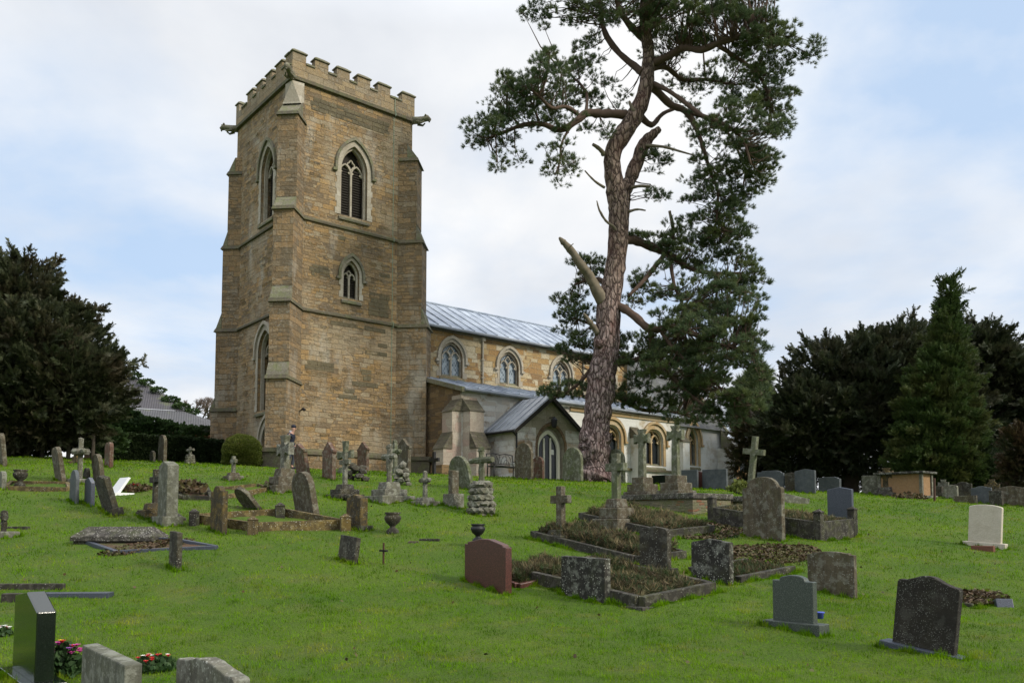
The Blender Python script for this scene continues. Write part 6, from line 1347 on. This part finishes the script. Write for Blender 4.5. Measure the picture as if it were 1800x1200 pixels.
# ------------------------------------------------------------------ walking person
def person():
    p=at(509,800,32.6); p.z=h(p.x,p.y)+.01; e=empty('person',p,(0,0,R(-8))); e.scale=(.96,.96,.96)   # local +x = walking direction (to the right)
    tag(e,'person in dark jacket and woolly hat walking with bowed head past the tower','person')
    def skin(name,J,Eg,mat,root=0,sub=2):
        me=bpy.data.meshes.new(name); me.from_pydata([j[:3] for j in J],Eg,[]); o=bpy.data.objects.new(name,me); col.objects.link(o); o.parent=e; me.materials.append(M[mat])
        sk=o.modifiers.new('skin','SKIN'); sk.use_smooth_shade=True; sb=o.modifiers.new('sub','SUBSURF'); sb.levels=sb.render_levels=sub
        for i,j in enumerate(J): me.skin_vertices[0].data[i].radius=(j[3],j[4] if len(j)>4 else j[3]); me.skin_vertices[0].data[i].use_root=(i==root)
        return o
    J=[(0,0,.93,.12,.15),(.02,0,1.12,.11,.14),(.06,0,1.34,.12,.17),(.09,0,1.46,.06,.07),(.14,0,1.54,.055),(.17,0,1.64,.085,.08),(.165,0,1.71,.07,.07),
       (.03,.10,.88,.095),(.14,.10,.52,.06),(.06,.10,.10,.042),(.20,.10,.04,.035),
       (-.01,-.10,.88,.095),(.06,-.10,.50,.06),(-.20,-.10,.16,.042),(-.09,-.10,.05,.035),
       (.06,.20,1.38,.06),(.02,.25,1.10,.045),(.16,.23,.90,.035),(.19,.22,.84,.03),
       (.06,-.20,1.38,.06),(.00,-.25,1.10,.045),(.14,-.24,.93,.035),(.18,-.23,.87,.03)]
    Eg=[(0,1),(1,2),(2,3),(3,4),(4,5),(5,6),(0,7),(7,8),(8,9),(9,10),(0,11),(11,12),(12,13),(13,14),(2,15),(15,16),(16,17),(17,18),(2,19),(19,20),(20,21),(21,22)]
    skin('body',J,Eg,'skin')
    for sy in (1,-1):
        bx,by,bz=(.19,.22,.83) if sy>0 else (.18,-.23,.86)
        for k in range(4): skin('finger',[(bx-.02+.018*k,by,bz-.01,.009),(bx-.012+.02*k,by,bz-.05,.008),(bx-.015+.02*k,by-.012*sy,bz-.085+.01*abs(k-1),.007)],[(0,1),(1,2)],'skin',sub=1)
        skin('thumb',[(bx+.03,by,bz+.01,.010),(bx+.055,by-.01*sy,bz-.02,.009),(bx+.06,by-.015*sy,bz-.045,.008)],[(0,1),(1,2)],'skin',sub=1)
    skin('jacket',[(0,0,.86,.16,.19),(.01,0,1.05,.145,.18),(.03,0,1.22,.145,.19),(.055,0,1.38,.13,.19),(.08,0,1.47,.085,.10),(.05,.20,1.38,.085),(.01,.26,1.12,.065),(.13,.24,.94,.05),(.05,-.20,1.38,.085),(-.01,-.26,1.12,.065),(.11,-.25,.97,.05)],[(0,1),(1,2),(2,3),(3,4),(3,5),(5,6),(6,7),(3,8),(8,9),(9,10)],'jacket')
    skin('trousers',[(0,0,.90,.125,.16),(.03,.10,.82,.105),(.14,.10,.50,.075),(.07,.10,.14,.06),(-.01,-.10,.82,.105),(.06,-.10,.49,.075),(-.18,-.10,.19,.06)],[(0,1),(1,2),(2,3),(0,4),(4,5),(5,6)],'jeans')
    skin('hood',[(.00,0,1.46,.07,.10),(.03,0,1.51,.07,.11),(.09,0,1.48,.08,.10)],[(0,1),(1,2)],'greyhood')
    m=MB(); m.blob((.155,0,1.73),.105,2,.04,1,(1.05,.95,.80)); m.build('woolly_hat',M['jacket'],e,smooth=True)
    m=MB(); m.blob((.262,0,1.635),.020,1,.1,2,(1.2,.8,1)); m.build('nose',M['skin'],e,smooth=True)
    for sy in (1,-1):
        m=MB(); m.blob((.245,.033*sy,1.66),.011,1,.05,3); m.build('eye',M['iron'],e,smooth=True); m=MB(); m.blob((.15,.082*sy,1.64),.028,1,.1,4,(.9,.35,1.2)); m.build('ear',M['skin'],e,smooth=True)
        sx=.14 if sy>0 else -.13; sz=.045 if sy>0 else .075; m=MB(); m.blob((sx,.10*sy,sz),.13,2,.05,5,(1.1,.42,.42)); m.build('shoe',M['whitef'] if sy<0 else M['jacket'],e,smooth=True)
    m=MB(); m.blob((.245,0,1.592),.018,1,.05,6,(.7,1.4,.4)); m.build('mouth',M['terracotta'],e,smooth=True)
M['skin']=plain('skin',(.45,.26,.20),.6,.05); M['jacket']=plain('navy_jacket',(.012,.015,.028),.7,.2); M['jeans']=plain('grey_blue_jeans',(.05,.055,.07),.85,.2); M['greyhood']=plain('grey_hood',(.35,.35,.37),.85,.1)
person()

# ------------------------------------------------------------------ heather, dry grass, leaves in the old graves
def quadpts(near,L,W_,n,q):
    p=ground(*near); a=q.uniform(.08,L-.08,n); b=q.uniform(.08,W_-.08,n); x=p.x+U.x*a+NN.x*b; y=p.y+U.y*a+NN.y*b
    return p,np.stack([x,y,H(x,y)],-1)
def growth(near,L,W_,n,label,hgt=.25,mats=(('heather',.62),('deadgrass',.14),('stems',.24)),seed=1,z0=.05,sz=.09):
    q=np.random.default_rng(seed); p,P=quadpts(near,L,W_,n,q); k=np.sin(P[:,0]*5.3+seed)*np.cos(P[:,1]*4.1+P[:,0]*2)*.5+.5
    t=q.random(n); P[:,2]+=z0+t*hgt*(.35+.65*k); e=empty('heather_growth',p); tag(e,label,'plants',kind='stuff'); Z=q.normal(size=(n,3))*.5+np.array([0,0,1.]); i0=0
    sv,sf=tpl_needles(9,1.,.11,5,1.3)
    for mt,fr in mats:
        i1=i0+int(n*fr); scatter('foliage',M[mt],sv,sf,P[i0:i1],Z[i0:i1],sz*q.uniform(.6,1.4,i1-i0)*(1.5 if mt=='deadgrass' else 1),parent=e,seed=seed+i0); i0=i1
growth(KA,1.75,2.75,5200,'heather and dry stems filling the large front kerb',.26,seed=1)
growth(KB,1.4,3.0,4800,'heather thicket in the kerb around the cross with the bluish crossbar',.30,seed=2,z0=.10)
growth((912,1034),1.5,.95,1500,'dry heather inside the narrow red granite kerb',.22,seed=3)
growth(KC,1.7,2.7,4200,'dry flowering heather around the tall green cross',.30,(('heather',.5),('deadgrass',.28),('stems',.22)),seed=4,z0=.12)
growth(KD_,1.5,2.9,3200,'dry grass growing inside the raised kerb',.22,(('heather',.5),('deadgrass',.28),('stems',.22)),seed=5,z0=.30)
growth((1297,1023),1.7,1.0,1200,'moss and leaves inside the crumbling kerb',.06,(('leaflitter',.6),('stems',.4)),seed=6)
for k_,(cxy_,r_) in enumerate((((1345,975),1.2),((1228,935),1.0),((1325,1000),.7))):
    leafpile('moss_patch',ground(*cxy_),r_,1500,'bush' if k_!=1 else 'stems',('yellow-green moss among the leaves beyond the mossy spotted stone','low green weeds on the earth below the brick plinth','thin moss tufts close behind the mossy spotted stone')[k_],'moss',size=.035,hgt=.05,seed=60+k_,kind='stuff')
def litter(name,label,cxy,rx,ry,n,seed,mat='leaflitter',sz=.06):
    q=np.random.default_rng(seed); a=q.uniform(0,6.28,n); r=np.sqrt(q.random(n)); c=ground(*cxy); x=c.x+(U.x*np.cos(a)*rx+NN.x*np.sin(a)*ry)*r; y=c.y+(U.y*np.cos(a)*rx+NN.y*np.sin(a)*ry)*r
    P=np.stack([x,y,H(x,y)+.025+q.uniform(0,.03,n)],-1); Z=q.normal(size=(n,3)); Z[:,2]*=.35; e=scatter(name,M[mat],*LV,P,Z,sz*q.uniform(.5,1.3,n),seed=seed); tag(e,label,'leaves',kind='stuff')
litter('leaf_litter','brown leaves and earth covering the slope between the mossy stone and the raised kerb',(1345,975),1.5,.9,3600,7)
litter('leaf_litter','earthy leaf litter between the brick plinth and the raised kerb',(1228,935),1.3,.9,2600,8)
litter('leaf_litter','dead leaves heaped in the sunken kerb at the right',(1722,1053),.6,.35,1300,9)
litter('leaf_litter','dead leaves lying in the slate-edged kerb at the left',(260,962),.9,.35,900,10,sz=.05)
for cxy,rx in (((1345,975),1.3),((1228,935),1.2)): pass
# ------------------------------------------------------------------ grass blades (one mesh) and scattered leaves
def inpoly(x,y,poly):
    m=np.zeros(len(x),bool); n=len(poly)
    for i in range(n):
        x0,y0=poly[i]; x1,y1=poly[(i+1)%n]; c=((y0>y)!=(y1>y))&(x<(x1-x0)*(y-y0)/((y1-y0) or 1e-9)+x0); m^=c
    return m
def grass():
    q=np.random.default_rng(77); V=[];Fs=[];off=0
    for d0,d1,den,hh,ww in ((4.5,9,2300,.042,.0065),(9,14,1200,.048,.010),(14,20,420,.055,.016),(20,28,220,.06,.024),(28,40,90,.065,.038)):
        A=.82*(d1*d1-d0*d0); n=int(A*den); y=np.sqrt(q.uniform(d0*d0,d1*d1,n)); x=y*q.uniform(-.80,.80,n)
        cl=.5+.5*np.sin(x*3.1+np.sin(y*2.3)*1.7)*np.sin(y*2.7+x*1.1); keep=q.random(n)<(.55+.45*cl); keep&=~inhole(x,y)
        for pl in HOLQ: keep&=~inpoly(x,y,pl)
        lx=(x+9.36)*U.x+(y-34.5)*U.y; ly=(x+9.36)*NN.x+(y-34.5)*NN.y
        keep&=~((lx>-1)&(lx<26)&(ly>0)); keep&=~((lx>6.4)&(lx<26)&(ly>-3.4)); keep&=~((lx>7.8)&(lx<11.7)&(ly>-5.6))
        keep&=~(((x-ground(1345,975).x)**2/1.1+(y-ground(1345,975).y)**2/1.4)<.8)
        x=x[keep];y=y[keep];cl=cl[keep]; n=len(x); z=H(x,y)-.004
        patch=.5+.5*np.sin(x*1.3+np.sin(y*.9)*2)*np.cos(y*1.1+x*.4); tus=(.5+.5*np.sin(x*9+2*np.sin(y*6))*np.sin(y*8+np.sin(x*5)))**2; L=hh*q.uniform(.5,1.25,n)*(.6+.45*patch+.75*tus)
        a=q.uniform(0,2*np.pi,n); lean=q.uniform(.15,1.15,n); dx=np.cos(a)*np.sin(lean); dy=np.sin(a)*np.sin(lean); dz=np.cos(lean)
        b=a+np.pi/2+q.normal(size=n)*.5; wx=np.cos(b)*ww/2; wy=np.sin(b)*ww/2
        v=np.stack([np.stack([x-wx,y-wy,z],-1),np.stack([x+wx,y+wy,z],-1),np.stack([x+dx*L,y+dy*L,z+dz*L],-1)],1).reshape(-1,3)
        V.append(v); Fs.append(np.arange(n*3).reshape(-1,3)+off); off+=n*3
    for p,ya,hw,ht in BASES:      # longer uncut grass around the foot of every stone
        D=p.y; ww=max(.007,.0011*D); n=int((hw+ht)*4*(520 if D<16 else 330 if D<24 else 160)); sd=q.integers(0,4,n); u=q.uniform(-1,1,n); o=np.abs(q.normal(size=n))*.035+.004
        pr=q.random(n)<ht/(hw+ht); lx=np.where(pr,np.sign(q.random(n)-.5)*(hw+o),u*(hw+.04)); ly=np.where(pr,u*(ht+.04),np.sign(q.random(n)-.5)*(ht+o))
        x=p.x+lx*math.cos(ya)-ly*math.sin(ya); y=p.y+lx*math.sin(ya)+ly*math.cos(ya); z=H(x,y)-.004; L=q.uniform(.04,.13,n)*(.6+.5*np.sin(u*9+hw*7))
        a=q.uniform(0,2*np.pi,n); lean=q.uniform(.05,.7,n); dx=np.cos(a)*np.sin(lean); dy=np.sin(a)*np.sin(lean); b=q.uniform(0,np.pi,n); wx=np.cos(b)*ww/2; wy=np.sin(b)*ww/2
        v=np.stack([np.stack([x-wx,y-wy,z],-1),np.stack([x+wx,y+wy,z],-1),np.stack([x+dx*L,y+dy*L,z+np.cos(lean)*np.abs(L)],-1)],1).reshape(-1,3)
        V.append(v); Fs.append(np.arange(n*3).reshape(-1,3)+off); off+=n*3
    o=bulk('grass',M['blades'],np.concatenate(V),np.concatenate(Fs)); tag(o,'short mown green grass of the churchyard','grass',kind='stuff')
grass()
q=np.random.default_rng(5); n=420; y=np.sqrt(q.uniform(36,900,n)); x=y*q.uniform(-.62,.62,n); P=np.stack([x,y,H(x,y)+.035],-1); Z=q.normal(size=(n,3)); Z[:,2]*=.3
o=scatter('fallen_leaves',M['leaflitter'],*LV,P,Z,.05*q.uniform(.5,1.2,n),seed=3); tag(o,'dead brown leaves scattered over the lawn','leaves',kind='stuff')
